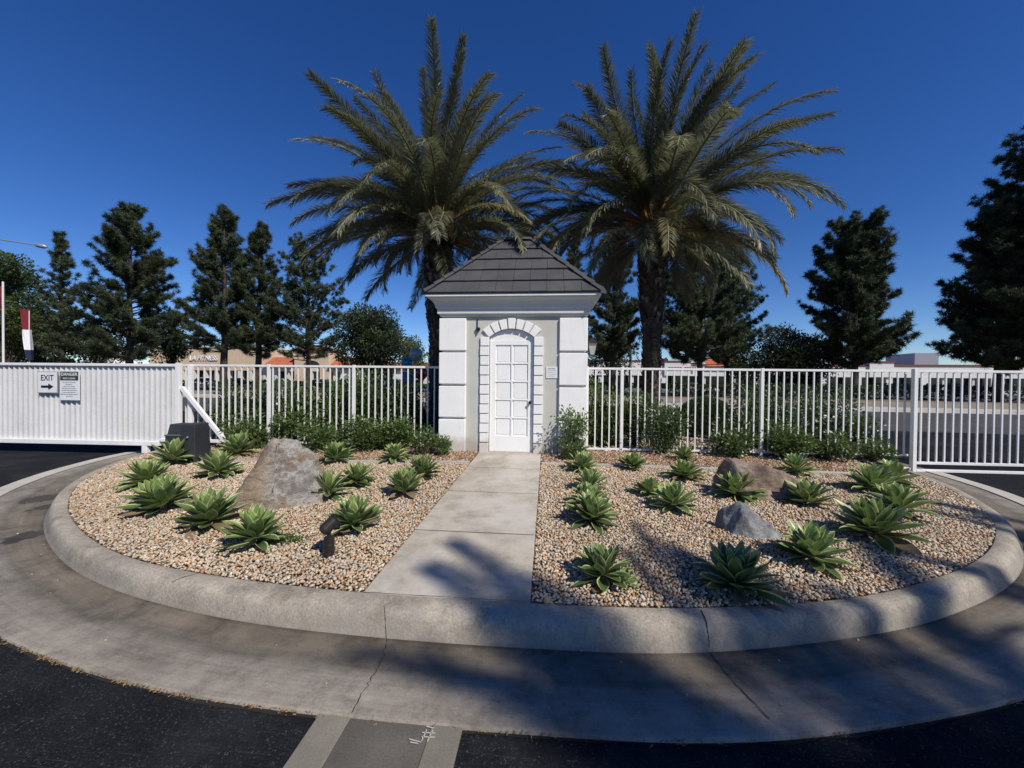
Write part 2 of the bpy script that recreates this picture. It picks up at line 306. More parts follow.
# ------------------------------------------------------------------ world, sun, camera
SUN_EL=45.; sdir=Vector((.72,-.69,0)).normalized()       # horizontal direction towards the sun
SX,SY,SZ=sdir.x*math.cos(rad(SUN_EL)),sdir.y*math.cos(rad(SUN_EL)),math.sin(rad(SUN_EL))
w=bpy.data.worlds.new('World'); sc.world=w; w.use_nodes=True; nt=w.node_tree
sky=nt.nodes.new('ShaderNodeTexSky'); sky.sky_type='NISHITA'; sky.sun_disc=False
sky.sun_elevation=rad(SUN_EL); sky.sun_rotation=math.atan2(sdir.x,sdir.y)
sky.air_density=1.0; sky.dust_density=.0; sky.ozone_density=5.0; sky.altitude=1200
gm=nt.nodes.new('ShaderNodeGamma'); gm.inputs[1].default_value=1.05
nt.links.new(sky.outputs[0],gm.inputs[0]); hs=nt.nodes.new('ShaderNodeHueSaturation'); hs.inputs['Saturation'].default_value=1.22; hs.inputs['Hue'].default_value=.513; nt.links.new(gm.outputs[0],hs.inputs['Color']); nt.links.new(hs.outputs[0],nt.nodes['Background'].inputs[0]); nt.nodes['Background'].inputs[1].default_value=.10
sl=bpy.data.lights.new('sun','SUN'); sl.energy=5.0; sl.angle=rad(.55); sl.color=(1,.93,.82)
so=bpy.data.objects.new('sun',sl); COL.objects.link(so)
so.rotation_euler=Vector((SX,SY,SZ)).to_track_quat('Z','Y').to_euler()
cd=bpy.data.cameras.new('camera'); cd.sensor_width=36; cd.lens=36*FPX/1024; cd.clip_end=3000; cd.clip_start=.05
co=bpy.data.objects.new('camera',cd); COL.objects.link(co)
co.matrix_world=Matrix(((R2[0],U2[0],-F_[0],CAM[0]),(R2[1],U2[1],-F_[1],CAM[1]),(R2[2],U2[2],-F_[2],CAM[2]),(0,0,0,1)))
sc.camera=co
sc.view_settings.view_transform='Standard'; sc.view_settings.look='None'; sc.view_settings.exposure=0

# ------------------------------------------------------------------ island outline
ctrl=[(-7.62,.5),(-7.35,-.8),(-6.78,-1.9),(-6.0,-2.87),(-5,-3.70),(-3.9,-4.36),(-2.91,-4.77),(-1.88,-4.98),(-.67,-5.08),(.59,-5.09),(1.79,-5.02),(3.0,-4.76),(3.96,-4.35),(4.8,-3.85),(5.5,-3.27),(6.05,-2.68),(6.5,-2.0),(6.95,-1.1),(7.27,-.1),(7.45,1.4),(7.0,3.2),(5.5,5.0),(3,6.2),(0,6.6),(-3,6.2),(-5.6,5),(-7.2,3)]
def catmull(P,n=10):
    P=np.array(P,float); out=[]; N=len(P)
    for i in range(N):
        a,b,c,d=P[i-1],P[i],P[(i+1)%N],P[(i+2)%N]
        for k in range(n):
            t=k/n; out.append(.5*((2*b)+(-a+c)*t+(2*a-5*b+4*c-d)*t*t+(-a+3*b-3*c+d)*t**3))
    return np.array(out)
INN=catmull(ctrl,8)
T=np.roll(INN,-1,0)-np.roll(INN,1,0); T/=np.linalg.norm(T,axis=1)[:,None]
NRM=np.stack([T[:,1],-T[:,0]],1)      # outward for a counter-clockwise loop
if np.mean(np.sum(NRM*INN,1))<0: NRM=-NRM
for _ in range(3): NRM=(np.roll(NRM,1,0)+NRM*2+np.roll(NRM,-1,0)); NRM/=np.linalg.norm(NRM,axis=1)[:,None]
def inside(P,poly):
    x,y=P[:,0],P[:,1]; c=np.zeros(len(P),bool); n=len(poly); j=n-1
    for i in range(n):
        xi,yi=poly[i]; xj,yj=poly[j]
        k=((yi>y)!=(yj>y))&(x<(xj-xi)*(y-yi)/(yj-yi+1e-12)+xi); c^=k; j=i
    return c
def bedz(x,y):
    e=np.sqrt((np.asarray(x)/7.75)**2+((np.asarray(y)-1)/6.1)**2)
    return .15+.12*np.clip((1-e)/.83,0,1)
def kw(p): return .28-.08*float(smooth(1.,3.2,abs(np.array(p[0]))))
def sweep(name,profile,mat,i0=0,i1=None,width=None):
    n=len(INN); rng=list(range(n)) if i1 is None else [i%n for i in range(i0,i1+1)]
    V=[];F=[];k=len(profile)
    for i in rng:
        s=1 if width is None else width(INN[i])
        for (d,z) in profile:
            k_=kw(INN[i]); dd=k_+(d-.28)*s if width is not None else d*k_/.28
            p=INN[i]+NRM[i]*dd; V.append((p[0],p[1],z))
    m=len(rng); closed=i1 is None
    for a in range(m if closed else m-1):
        b=(a+1)%m
        for j in range(k-1): F.append((a*k+j,b*k+j,b*k+j+1,a*k+j+1))
    o=MB().add(V,F).build(name,mat,smoothed=True); o['kind']='structure'
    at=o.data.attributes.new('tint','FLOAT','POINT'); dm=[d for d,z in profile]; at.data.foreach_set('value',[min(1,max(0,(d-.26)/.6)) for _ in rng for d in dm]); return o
def gw(p):                       # the gutter is wider at both ends than in front
    return 1+.55*smooth(-3,-7.5,np.array(p[0]))*(p[1]<2.5)+.35*smooth(4.5,7.5,np.array(p[0]))*(p[1]<2.5)
kerbprof=[(0,.08),(0,.148),(.01,.152),(.10,.153),(.14,.150),(.17,.141),(.195,.122),(.215,.095),(.24,.035),(.255,.008),(.28,-.004),(.28,-.03)]
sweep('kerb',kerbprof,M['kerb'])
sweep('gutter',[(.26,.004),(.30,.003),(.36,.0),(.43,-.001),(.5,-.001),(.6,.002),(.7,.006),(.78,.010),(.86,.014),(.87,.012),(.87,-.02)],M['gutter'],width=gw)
# pale outer band of the gutter on the left and the right
def band(name,pred):
    idx=[i for i in range(len(INN)) if pred(INN[i])]
    V=[];Fc=[]
    for i in idx:
        s=gw(INN[i]); 
        K=kw(INN[i])+.59*s
        for d,z in ((K-.21,.018),(K-.2,.021),(K+.015,.022),(K+.02,-.01)):
            p=INN[i]+NRM[i]*d; V.append((p[0],p[1],z))
    for a in range(len(idx)-1):
        if idx[a+1]-idx[a]>1: continue
        for j in range(3): Fc.append((a*4+j,a*4+4+j,a*4+5+j,a*4+1+j))
    MB().add(V,Fc).build(name,M['pale_concrete'])['kind']='structure'
band('gutter_edge_band',lambda p:p[0]<-5.6 and p[1]<.35 and p[1]>-3.2)
band('gutter_edge_band',lambda p:p[0]>6.2 and p[1]<.9 and p[1]>-2.4)

# ------------------------------------------------------------------ ground sheets
def sheet(name,pts,z,mat,thick=0):
    if thick: o=MB().add([(x,y,z) for x,y in pts]+[(x,y,z-thick) for x,y in pts],[tuple(range(len(pts)))]+[(i,(i+1)%len(pts),(i+1)%len(pts)+len(pts),i+len(pts)) for i in range(len(pts))]).build(name,mat)
    else: o=MB().add([(x,y,z) for x,y in pts],[tuple(range(len(pts)))]).build(name,mat)
    o['kind']='structure'; return o
S=900
sheet('ground',[(-S,-S),(S,-S),(S,S),(-S,S)],-.012,M['asphalt'])
SA=-rad(4.8); su=np.array([math.cos(SA),math.sin(SA)]); sv=np.array([-math.sin(SA),math.cos(SA)]); C2=CAM[:2]
def st(u,v): p=C2+su*u+sv*v; return (p[0],p[1])
def stq(u0,u1,v0,v1): return [st(u0,v0),st(u1,v0),st(u1,v1),st(u0,v1)]
sheet('street',stq(-300,300,16.5,28),-.004,M['street'])
sheet('gutter_line',stq(-300,300,27.4,28.02),.002,M['pale_concrete'])
sheet('pavement',stq(-300,300,28,30.2),.14,M['pale_concrete'],.2)
sheet('pavement_verge',stq(-300,300,30.2,39.5),.145,M['sidewalk'],.2)
sheet('planting_strip',stq(-300,300,39.5,47),.15,M['earth'],.2)
sheet('parking_lot',stq(-300,300,47,80),.04,M['lot'],.1)
sheet('far_ground',stq(-880,880,80,880),.0,M['field'])
# the gravel bed
cx=[INN[i]+NRM[i]*.02 for i in range(len(INN))]
V=[];Fc=[];n=len(INN); rings=[0,.15,.35,.6,.85,1.0]
for r in rings:
    for p in cx:
        q=np.array([0,.75])*(1-r)+np.array(p)*r; V.append((q[0],q[1],float(bedz(q[0],q[1]))-.012-(.03 if r==1 else 0)))
for a in range(len(rings)-1):
    for i in range(n): Fc.append((a*n+i,a*n+(i+1)%n,(a+1)*n+(i+1)%n,(a+1)*n+i))
o=MB().add(V,Fc).build('gravel_bed',M['gravel_bed'],smoothed=True); o['kind']='structure'
# path slabs
PX0,PX1=-.645,.60
js=[-5.09,-3.94,-2.62,-1.31,.02]
b=MB()
for j in range(4):
    y0,y1=js[j]+.002,js[j+1]-.002
    za=.152 if j==0 else float(bedz(0,y0))+.004; zb=float(bedz(0,y1))+.004
    b.add([(PX0,y0,za),(PX1,y0,za),(PX1,y1,zb),(PX0,y1,zb),(PX0,y0,za-.12),(PX1,y0,za-.12),(PX1,y1,zb-.12),(PX0,y1,zb-.12)],[(0,1,2,3),(0,4,5,1),(1,5,6,2),(2,6,7,3),(3,7,4,0)])
o=b.build('path',M['path'],bevel=.006); o['kind']='structure'
# drain swale crossing towards the camera
yb=-5.93
def slab(name,x0,x1,mat,z):
    o=MB().box(x0,x1,-16,yb,-.05,z).build(name,mat,bevel=.003); o['kind']='structure'
slab('swale_band',-.455,-.285,M['band'],.006); slab('swale_band',.145,.30,M['band'],.006); slab('swale_infill',-.2845,.1445,M['swale'],.0)
# cracks and joints
def crackline(name,pts,w=.012,z=.009,jit=.012,seed=1,n=24,fz=None,mat=None):
    r=random.Random(seed); pts=[np.array(p,float) for p in pts]; V=[];Fc=[]
    seg=np.linspace(0,len(pts)-1,n)
    for k,s in enumerate(seg):
        i=min(int(s),len(pts)-2); q=pts[i]+(pts[i+1]-pts[i])*(s-i); d=pts[i+1]-pts[i]; d/=np.linalg.norm(d); nn=np.array([-d[1],d[0]])
        q=q+nn*r.uniform(-jit,jit); ww=w*r.uniform(.5,1.2)/2; zz=z if fz is None else fz(q)
        V+=[(*(q+nn*ww),zz),(*(q-nn*ww),zz)]
        if k: Fc.append((2*k-2,2*k-1,2*k+1,2*k))
    o=MB().add(V,Fc).build(name,mat or M['crack']); o['kind']='structure'
kd=np.array([d for d,z in kerbprof[2:-1]]); kz=np.array([z for d,z in kerbprof[2:-1]])
gd=np.array([.28,.36,.5,.7,.86]); gz=np.array([.004,.0,-.001,.006,.014])
def profz(q):
    dist=np.linalg.norm(INN-q,axis=1); i=int(np.argmin(dist)); dd=float((q-INN[i])@NRM[i])
    K=kw(INN[i])
    if dd<K: return float(np.interp(dd*.28/K,kd,kz))+.004
    return float(np.interp(.28+(dd-K)/gw(INN[i]),gd,gz))+.005
for yj in js[1:4]: crackline('path_joint',[(PX0+.01,yj),(PX1-.01,yj)],.007,seed=int(yj*10)+90,jit=.001,n=16,fz=lambda q:float(bedz(0,q[1]))+.0065,mat=M['joint'])
crackline('path_joint',[(PX0-.1,-5.087),(PX1+.05,-5.083)],.005,seed=71,jit=.002,n=14,z=.1555,mat=M['joint'])
crackline('kerb_joint',[onz(384,606,.15)[:2],onz(387,643,0)[:2]],.004,seed=2,jit=.002,fz=profz,n=30)
crackline('gutter_crack',[onz(387,645,0)[:2],onz(379,665,0)[:2],onz(368,685,0)[:2],onz(350,716,0)[:2]],.0045,seed=3,fz=profz,n=30)
crackline('kerb_joint',[onz(701,611,.15)[:2],onz(709,651,0)[:2]],.009,seed=4,jit=.002,fz=profz,n=30)
crackline('gutter_crack',[onz(709,653,0)[:2],onz(735,684,0)[:2],onz(770,722,0)[:2]],.006,seed=5,jit=.003,fz=profz,n=26)
crackline('gutter_joint',[onz(0,530,0)[:2],onz(40,524,0)[:2]],.006,seed=6,jit=.003,fz=profz)
crackline('kerb_joint',[onz(198,574,.15)[:2],onz(172,600,0)[:2]],.006,seed=8,jit=.003,fz=profz,n=24)
cm=MB(); q0=onz(428,733,.008)
for (a0,b0,a1,b1) in ((-.03,.0,.035,.004),(-.025,-.022,.04,-.018),(-.012,.018,-.018,-.045),(.018,.02,.010,-.045),(-.08,-.04,-.02,-.05),(-.07,-.055,-.03,-.058),(-.02,.035,.02,.03)):
    cm.bar((q0[0]+a0,q0[1]+b0,.0078),(q0[0]+a1,q0[1]+b1,.0078),.005,.0015)
o=cm.build('painted_mark',M['pale_concrete']); o['kind']='structure'
# ------------------------------------------------------------------ pebbles (uncountable): low-poly stones, one mesh
ICO=bmesh.new(); bmesh.ops.create_icosphere(ICO,subdivisions=1,radius=1); ICO.verts.ensure_lookup_table()
IV=np.array([v.co[:] for v in ICO.verts]); IF=np.array([[v.index for v in f.verts] for f in ICO.faces]); ICO.free()
def stones(P,rad_,name,mat,flat=.6,elong=1.35,smoothed=True,lift=.25):
    n=len(P); k=len(IV)
    Vv=np.repeat(IV[None],n,0)*(1+RN.uniform(-.22,.22,(n,k,1)))
    s=np.stack([RN.uniform(.8,elong,n),RN.uniform(.65,1.,n),RN.uniform(flat*.7,flat*1.2,n)],1)*rad_[:,None]
    Vv=Vv*s[:,None,:]
    a=RN.uniform(0,2*PI,n); tx=RN.normal(0,.45,n); ty=RN.normal(0,.45,n)
    ca,sa=np.cos(a),np.sin(a)
    y=Vv[...,1]*np.cos(tx)[:,None]-Vv[...,2]*np.sin(tx)[:,None]; z=Vv[...,1]*np.sin(tx)[:,None]+Vv[...,2]*np.cos(tx)[:,None]; x=Vv[...,0]
    x2=x*np.cos(ty)[:,None]+z*np.sin(ty)[:,None]; z2=-x*np.sin(ty)[:,None]+z*np.cos(ty)[:,None]
    X=x2*ca[:,None]-y*sa[:,None]; Y=x2*sa[:,None]+y*ca[:,None]
    Vv=np.stack([X,Y,z2+rad_[:,None]*lift],-1)+P[:,None,:]
    Fa=(IF[None]+(np.arange(n)*k)[:,None,None]).reshape(-1,3)
    tint=np.repeat(RN.uniform(0,1,n),k)
    return np_mesh(name,Vv.reshape(-1,3),Fa,mat,tint,smoothed)
EDGE_Y=lambda x: -.93+.045*x     # paver line that separates gravel and mulch
FEN=lambda x: .43+.03*x
def grid(spacing,x0,x1,y0,y1,jit=.42):
    xs=np.arange(x0,x1,spacing); ys=np.arange(y0,y1,spacing*.87)
    gx,gy=np.meshgrid(xs,ys); gx=gx+((np.arange(len(ys))%2)*spacing/2)[:,None]
    p=np.stack([gx.ravel(),gy.ravel()],1); return p+RN.uniform(-jit,jit,p.shape)*spacing
def onbed(p): 
    k=inside(p,INN-NRM*.012); k&=~((p[:,0]>PX0-.012)&(p[:,0]<PX1+.012)&(p[:,1]<.1)); k&=~((abs(p[:,0])<1.45)&(p[:,1]>-.02)&(p[:,1]<2.35)); return k
p=np.concatenate([grid(.0262,-5.5,6.2,-5.3,-3.2),grid(.031,-7.5,7.4,-3.2,-.6)])
k=onbed(p)&((p[:,1]<EDGE_Y(p[:,0])-.05)|(np.abs(p[:,0])>6.2)); p=p[k]
r=RN.uniform(.0098,.0185,len(p))*np.where(p[:,1]>-3.2,1.15,1)*np.where(RN.rand(len(p))<.06,1.35,1)
P3=np.stack([p[:,0],p[:,1],bedz(p[:,0],p[:,1])-.008+RN.uniform(-.004,.012,len(p))],1)
link('gravel_pebbles',stones(P3,r,'gravel_pebbles',M['stone'])); tag(bpy.data.objects['gravel_pebbles'],'tan, orange and cream pebbles spread over the planting island','gravel',kind='stuff')
p=grid(.085,-7.5,7.4,.5,6.5); p=p[onbed(p)&(p[:,1]>FEN(p[:,0])-.1)]; r=RN.uniform(.03,.055,len(p))
P3=np.stack([p[:,0],p[:,1],bedz(p[:,0],p[:,1])-.008],1)
link('gravel_pebbles',stones(P3,r,'gravel_pebbles_rear',M['stone'])); tag(bpy.data.objects['gravel_pebbles.001'],'coarser pale pebbles on the ground behind the picket fence','gravel',kind='stuff')
# strays on kerb/gutter
p=np.concatenate([INN[RN.randint(0,len(INN),260)]]); jj=RN.randint(0,len(INN),260); dd=RN.uniform(.0,.9,260)**2*.95+.02
p=INN[jj]+NRM[jj]*dd[:,None]+RN.normal(0,.05,(260,2)); P3=np.array([[a,b_,profz(np.array([a,b_]))-.004] for a,b_ in p]); 
link('stray_grit',stones(P3,RN.uniform(.003,.009,260),'stray_grit',M['stone'])); tag(bpy.data.objects['stray_grit'],'scattered small grit lying on the kerb and gutter','grit',kind='stuff')
# mulch strip with chips
xs=np.linspace(-7.2,7.0,60)
V=[];Fc=[]
for i,x in enumerate(xs):
    for y in (EDGE_Y(x),FEN(x)+.25): V.append((x,y,float(bedz(x,y))-.004))
    if i: Fc.append((2*i-2,2*i,2*i+1,2*i-1))
bmx=MB()
for (f0,f1) in ((-7.0,PX0-.01),(PX1+.01,6.9)):
    xs=np.linspace(f0,f1,30); V=[];Fc=[]
    for i,x in enumerate(xs):
        for y in (EDGE_Y(x),-.02 if abs(x)<1.46 else FEN(x)+.25): V.append((x,y,float(bedz(x,y))-.003))
        if i: Fc.append((2*i-2,2*i,2*i+1,2*i-1))
    bmx.add(V,Fc)
o=bmx.build('mulch_strip',M['mulch_bed']); o['kind']='structure'
p=grid(.04,-7,6.9,-1.3,.75); p=p[onbed(p)&(p[:,1]>EDGE_Y(p[:,0])+.04)&(p[:,1]<FEN(p[:,0])+.2)]
P3=np.stack([p[:,0],p[:,1],bedz(p[:,0],p[:,1])],1)
link('mulch_chips',stones(P3,RN.uniform(.014,.03,len(p)),'mulch_chips',M['chip'],flat=.3,elong=1.7,smoothed=False)); tag(bpy.data.objects['mulch_chips'],'orange brown bark chips in the strip along the fence','mulch',kind='stuff')
for (a,c,lab) in ((-6.3,PX0-.02,'thin concrete edging strip left of the path, between gravel and bark mulch'),(PX1+.02,6.5,'thin concrete edging strip right of the path, between gravel and bark mulch')):
    b=MB(); x=a
    while x<c-.1:
        x2=min(x+.9,c); 
        b.bar((x+.004,EDGE_Y(x),float(bedz(x,EDGE_Y(x)))+.0),(x2-.004,EDGE_Y(x2),float(bedz(x2,EDGE_Y(x2)))+.0),.10,.05); x=x2
    tag(b.build('edging_strip',M['concrete'],bevel=.004),lab,'garden edging')
# dry litter along the joint of gutter and asphalt
n=9000; jj=RN.uniform(0,len(INN),n); V=[];Fc=[]
for q in jj:
    i=int(q)%len(INN); i2=(i+1)%len(INN); t=q-int(q); p=INN[i]*(1-t)+INN[i2]*t; nn=NRM[i]*(1-t)+NRM[i2]*t
    if p[1]>-2.6: continue
    if PX0+.1<p[0]<PX1-.25 and R.random()<.8: continue
    dens=(.95 if p[0]<-.4 else .5)*max(.12,.55+.6*math.sin(q*1.9)*math.sin(q*.83+1)+.3*math.sin(q*5.1))
    if R.random()>dens: continue
    d=kw(p)+.59*gw(p)+abs(R.gauss(0,.010))+.003; c=p+nn*d; a=R.uniform(0,PI); L_=R.uniform(.003,.012); w_=R.uniform(.0008,.0022); z=R.uniform(.0,.014)
    dx,dy=math.cos(a)*L_,math.sin(a)*L_; ex,ey=-math.sin(a)*w_,math.cos(a)*w_
    k=len(V); V+=[(c[0]-dx-ex,c[1]-dy-ey,z),(c[0]+dx-ex,c[1]+dy-ey,z+R.uniform(-.003,.006)),(c[0]+dx+ex,c[1]+dy+ey,z+.003),(c[0]-dx+ex,c[1]-dy+ey,z+.003)]; Fc.append((k,k+1,k+2,k+3))
jb=MB(); idx=[i for i in range(len(INN)) if INN[i][1]<-2.4]; VV=[];FF=[]
for i in idx:
    for d in (.0,.022+R.uniform(-.012,.012)): q=INN[i]+NRM[i]*(kw(INN[i])+.59*gw(INN[i])-.004+d); VV.append((q[0],q[1],-.007))
for a in range(len(idx)-1):
    if idx[a+1]-idx[a]==1: FF.append((2*a,2*a+1,2*a+3,2*a+2))
o=jb.add(VV,FF).build('soil_joint',M['crack']); o['kind']='structure'
tag(MB().add(V,Fc).build('dry_litter',M['straw'],fix=False),'dry brown needles and leaf crumbs caught along the gutter edge','leaf litter',kind='stuff')

# ------------------------------------------------------------------ guardhouse
HB=.27
hut=empty('guardhouse',(0,1.15,HB),0,'small white stucco guardhouse with a dark grey tiled hip roof and arched door surround','guardhouse')
def H(b,name,mat,parent=None,bevel=0,smoothed=False):   # geometry is given in world coordinates
    par=parent or hut; o=b.build(name,mat,None,smoothed=smoothed,bevel=bevel)
    off=Vector((0,1.15,HB)); 
    me=o.data; me.transform(Matrix.Translation(-off))
    o.parent=par; return o
DX=-.015                                                      # door centre
DW=.455; SPR=2.60; RI=.68; AZ=SPR-math.sqrt(RI**2-DW**2)      # arch centre height
# front wall as a shell with an arched opening
nA=14; th0=math.acos(DW/RI); arc=[(DX+RI*math.cos(a),AZ+RI*math.sin(a)) for a in np.linspace(th0,PI-th0,nA+1)]
W0=1.44; ZT=3.2; HD=2.3
b=MB()
b.add([(-W0,0,.1),(DX-DW,0,.1),(DX-DW,0,SPR),(-W0,0,SPR)],[(0,1,2,3)]); b.add([(DX+DW,0,.1),(W0,0,.1),(W0,0,SPR),(DX+DW,0,SPR)],[(0,1,2,3)])
b.add([(-W0,0,SPR),(DX-DW,0,SPR),(DX-DW,0,ZT),(-W0,0,ZT)],[(0,1,2,3)]); b.add([(DX+DW,0,SPR),(W0,0,SPR),(W0,0,ZT),(DX+DW,0,ZT)],[(0,1,2,3)])
for i in range(nA):
    (xa,za),(xb,zb)=arc[i],arc[i+1]; b.add([(xa,0,za),(xb,0,zb),(xb,0,ZT),(xa,0,ZT)],[(0,1,2,3)]); b.add([(xa,0,za),(xa,.11,za),(xb,.11,zb),(xb,0,zb)],[(0,1,2,3)])
b.add([(DX-DW,0,.1),(DX-DW,.11,.1),(DX-DW,.11,SPR),(DX-DW,0,SPR)],[(0,1,2,3)]); b.add([(DX+DW,0,.1),(DX+DW,.11,.1),(DX+DW,.11,SPR),(DX+DW,0,SPR)],[(0,1,2,3)])
for sx in (-W0,W0): b.add([(sx,0,.1),(sx,HD,.1),(sx,HD,ZT),(sx,0,ZT)],[(0,1,2,3)])
b.add([(-W0,HD,.1),(W0,HD,.1),(W0,HD,ZT),(-W0,HD,ZT)],[(0,1,2,3)])
b.box(-W0+.02,W0-.02,.112,.14,.1,3.1)
H(b,'wall',M['stucco'])
for sx in (-1,1):
    for (z0,z1) in ((.2,.925),(.968,1.602),(1.648,2.288),(2.332,2.985)):
        for (y0,y1) in ((-.055,.5),(HD-.45,HD+.055)):
            x0,x1=(sx*.945,sx*1.5) if sx>0 else (sx*1.5,sx*.945)
            H(MB().box(x0,x1,y0,y1,z0,z1),'quoin_block',M['stucco_white'],bevel=.012)
# cornice swept round the rectangle
prof=[(.0,3.02),(.03,3.03),(.035,3.06),(.07,3.075),(.075,3.165),(.10,3.185),(.115,3.25),(.15,3.31),(.20,3.345),(.225,3.36),(.23,3.415),(-.05,3.42)]
def ringprof(prof,x,y0,y1):
    V=[];Fc=[]; 
    for d,z in prof: V+=[(-x-d,y0-d,z),(x+d,y0-d,z),(x+d,y1+d,z),(-x-d,y1+d,z)]
    for i in range(len(prof)-1):
        for k in range(4): Fc.append((i*4+k,i*4+(k+1)%4,i*4+4+(k+1)%4,i*4+4+k))
    return MB().add(V,Fc)
H(ringprof(prof,1.46,-.02,HD+.02),'cornice',M['cornice'])
# roof of overlapping tile courses
ex,ey0,ey1=1.74,-.29,HD+.29; rz0,rz1=3.43,4.965; RL=.33; ymid=(ey0+ey1)/2
roofb=MB(); nC=5
def rect(t):  # half sizes at height fraction t
    return ex+(RL-ex)*t, ymid+(ey0-ymid)*(1-t), ymid+(ey1-ymid)*(1-t), rz0+(rz1-rz0)*t
rr=random.Random(3)
for side in range(4):
    for c in range(nC):
        t0,t1=c/nC-(.012 if c else 0),(c+1)/nC
        X0,A0,B0,Z0=rect(max(t0,0)); X1,A1,B1,Z1=rect(t1)
        # local u along eave, outward lip
        if side in (0,2): w0,w1=X0,X1
        else: w0,w1=(B0-A0)/2,(B1-A1)/2
        off=rr.uniform(0,.3); seams=[s for s in np.arange(-w0-.33+off,w0,.335) if abs(s)<w1-.03]
        xs=[None]+seams+[None]
        for k in range(len(xs)-1):
            a,c_=xs[k],xs[k+1]; g=.003
            a0,a1=(-w0,-w1) if a is None else (a+g,a+g); b0,b1=(w0,w1) if c_ is None else (c_-g,c_-g)
            lift=.045+rr.uniform(-.004,.005); lip=.0
            def P(u,t,v,h):
                X_,A_,B_,Z_=rect(t)
                if side==0: return (u,A_-h*.7,Z_+h*.72)
                if side==2: return (-u,B_+h*.7,Z_+h*.72)
                if side==1: return (X_+h*.7,ymid+u,Z_+h*.72)
                return (-X_-h*.7,ymid-u,Z_+h*.72)
            tt=max(t0,0)
            vs=[P(a0,tt,0,lift),P(b0,tt,0,lift),P(b1,t1,0,.012),P(a1,t1,0,.012),P(a0,tt,0,-.005),P(b0,tt,0,-.005),P(b1,t1,0,-.02),P(a1,t1,0,-.02)]
            roofb.add(vs,[(0,1,2,3),(4,5,1,0),(5,6,2,1),(7,4,0,3)])
roof=H(roofb,'roof',M['roof']); H(ringprof([(.23,3.385),(.262,3.387),(.265,3.426),(.1,3.428)],1.46,-.02,HD+.02),'eave_fillet',M['white'])
H(MB().box(-ex+.02,ex-.02,ey0+.02,ey1-.02,3.418,3.43),'soffit',M['cornice'],roof)
capb=MB()
for sx in (-1,1):
    for yy in (ey0,ey1):
        A=Vector((sx*(ex+.02),yy+(-.02 if yy<0 else .02),rz0+.05)); B=Vector((sx*RL,ymid,rz1+.04)); nseg=9
        for i in range(nseg):
            p0=A.lerp(B,i/nseg); p1=A.lerp(B,(i+1)/nseg+.015); up=Vector((sx*.5,-.5 if yy<0 else .5,1)).normalized()
            d=(p1-p0).normalized(); sd=d.cross(Vector((0,0,1))).normalized(); w_=.085; hh=.035
            o0=Vector((0,0,.03)); 
            vs=[p0-sd*w_-Vector((0,0,.02)),p0+o0+Vector((0,0,.018)),p0+sd*w_-Vector((0,0,.02)),p1-sd*w_*.9-Vector((0,0,.03)),p1+o0*.5,p1+sd*w_*.9-Vector((0,0,.03)),p0-sd*w_-Vector((0,0,.07)),p0+sd*w_-Vector((0,0,.07))]
            capb.add(vs,[(0,1,4,3),(1,2,5,4),(0,6,7,2,1)])
for i in range(3):
    x0=-RL+i*2*RL/3; x1=x0+2*RL/3+.02
    capb.add([(x0,ymid-.1,rz1+.0),(x0,ymid,rz1+.085),(x0,ymid+.1,rz1),(x1,ymid-.09,rz1-.01),(x1,ymid,rz1+.07),(x1,ymid+.09,rz1-.01)],[(0,1,4,3),(1,2,5,4),(0,2,1),(3,4,5)])
H(capb,'ridge_tile',M['roof'],roof)
sp=MB()
for (px,py) in ((508,241),(512,243),(505,246),(510,244)):
    p=atd(px,py,8.6); sp.tube([p+np.array([R.uniform(-.05,.05),0,-.05]),p+np.array([R.uniform(-.03,.03),0,.03])],.008,5)
# door surround
for sx in (-1,1):
    z=HB-.06; zt=SPR-.02; nb=12; hh=(SPR+.02-HB)/nb
    for i in range(nb):
        z0=HB+i*hh+.008 if i else HB-.05; z1=HB+(i+1)*hh-.012; 
        xa,xb=(DX+sx*(DW+.0),DX+sx*(DW+.185)); 
        if i%2: xb-=sx*.006
        H(MB().box(min(xa,xb),max(xa,xb),-.042,.02,z0,z1),'door_surround_block',M['stucco_white'],bevel=.006)
nv=7; ths=np.linspace(th0-.02,PI-th0+.02,nv+1)
for i in range(nv):
    a0,a1=ths[i]+.018,ths[i+1]-.018; ro=RI+(.20 if i!=3 else .215)
    poly=[(DX+RI*math.cos(a),AZ+RI*math.sin(a)) for a in np.linspace(a0,a1,4)]+[(DX+ro*math.cos(a),AZ+ro*math.sin(a)) for a in np.linspace(a1,a0,4)]
    H(MB().prism(poly,-.042,.02),'voussoir_block',M['stucco_white'],bevel=.006)
# tympanum above the door and the door
tp=[(DX-DW+.004,SPR-.06)]+[(DX+DW-.004,SPR-.06)]+[(x*.992+DX*.008,z-.006) for x,z in arc]
H(MB().prism(tp,.035,.10),'arch_panel',M['white'])
door=empty('door',(0,0,0)); door.parent=hut
DZ0,DZ1=HB+.012,SPR-.055
gx0,gx1,gz0,gz1=DX-.325,DX+.335,.60,2.45
b=MB(); b.box(DX-DW+.01,DX+DW-.01,.052,.10,DZ0,DZ1)            # back board (the pane plane)
H(b,'door_board',M['white'],door)
b=MB(); yF,yB=.028,.0515
b.box(DX-DW+.01,gx0,yF,yB,DZ0,DZ1); b.box(gx1,DX+DW-.01,yF,yB,DZ0,DZ1); b.box(gx0,gx1,yF,yB,DZ0,gz0); b.box(gx0,gx1,yF,yB,gz1,DZ1)
H(b,'door_frame',M['white'],door,bevel=.003)
b=MB(); mxx=(gx0+gx1)/2; b.box(mxx-.017,mxx+.017,yF+.004,yB,gz0,gz1)
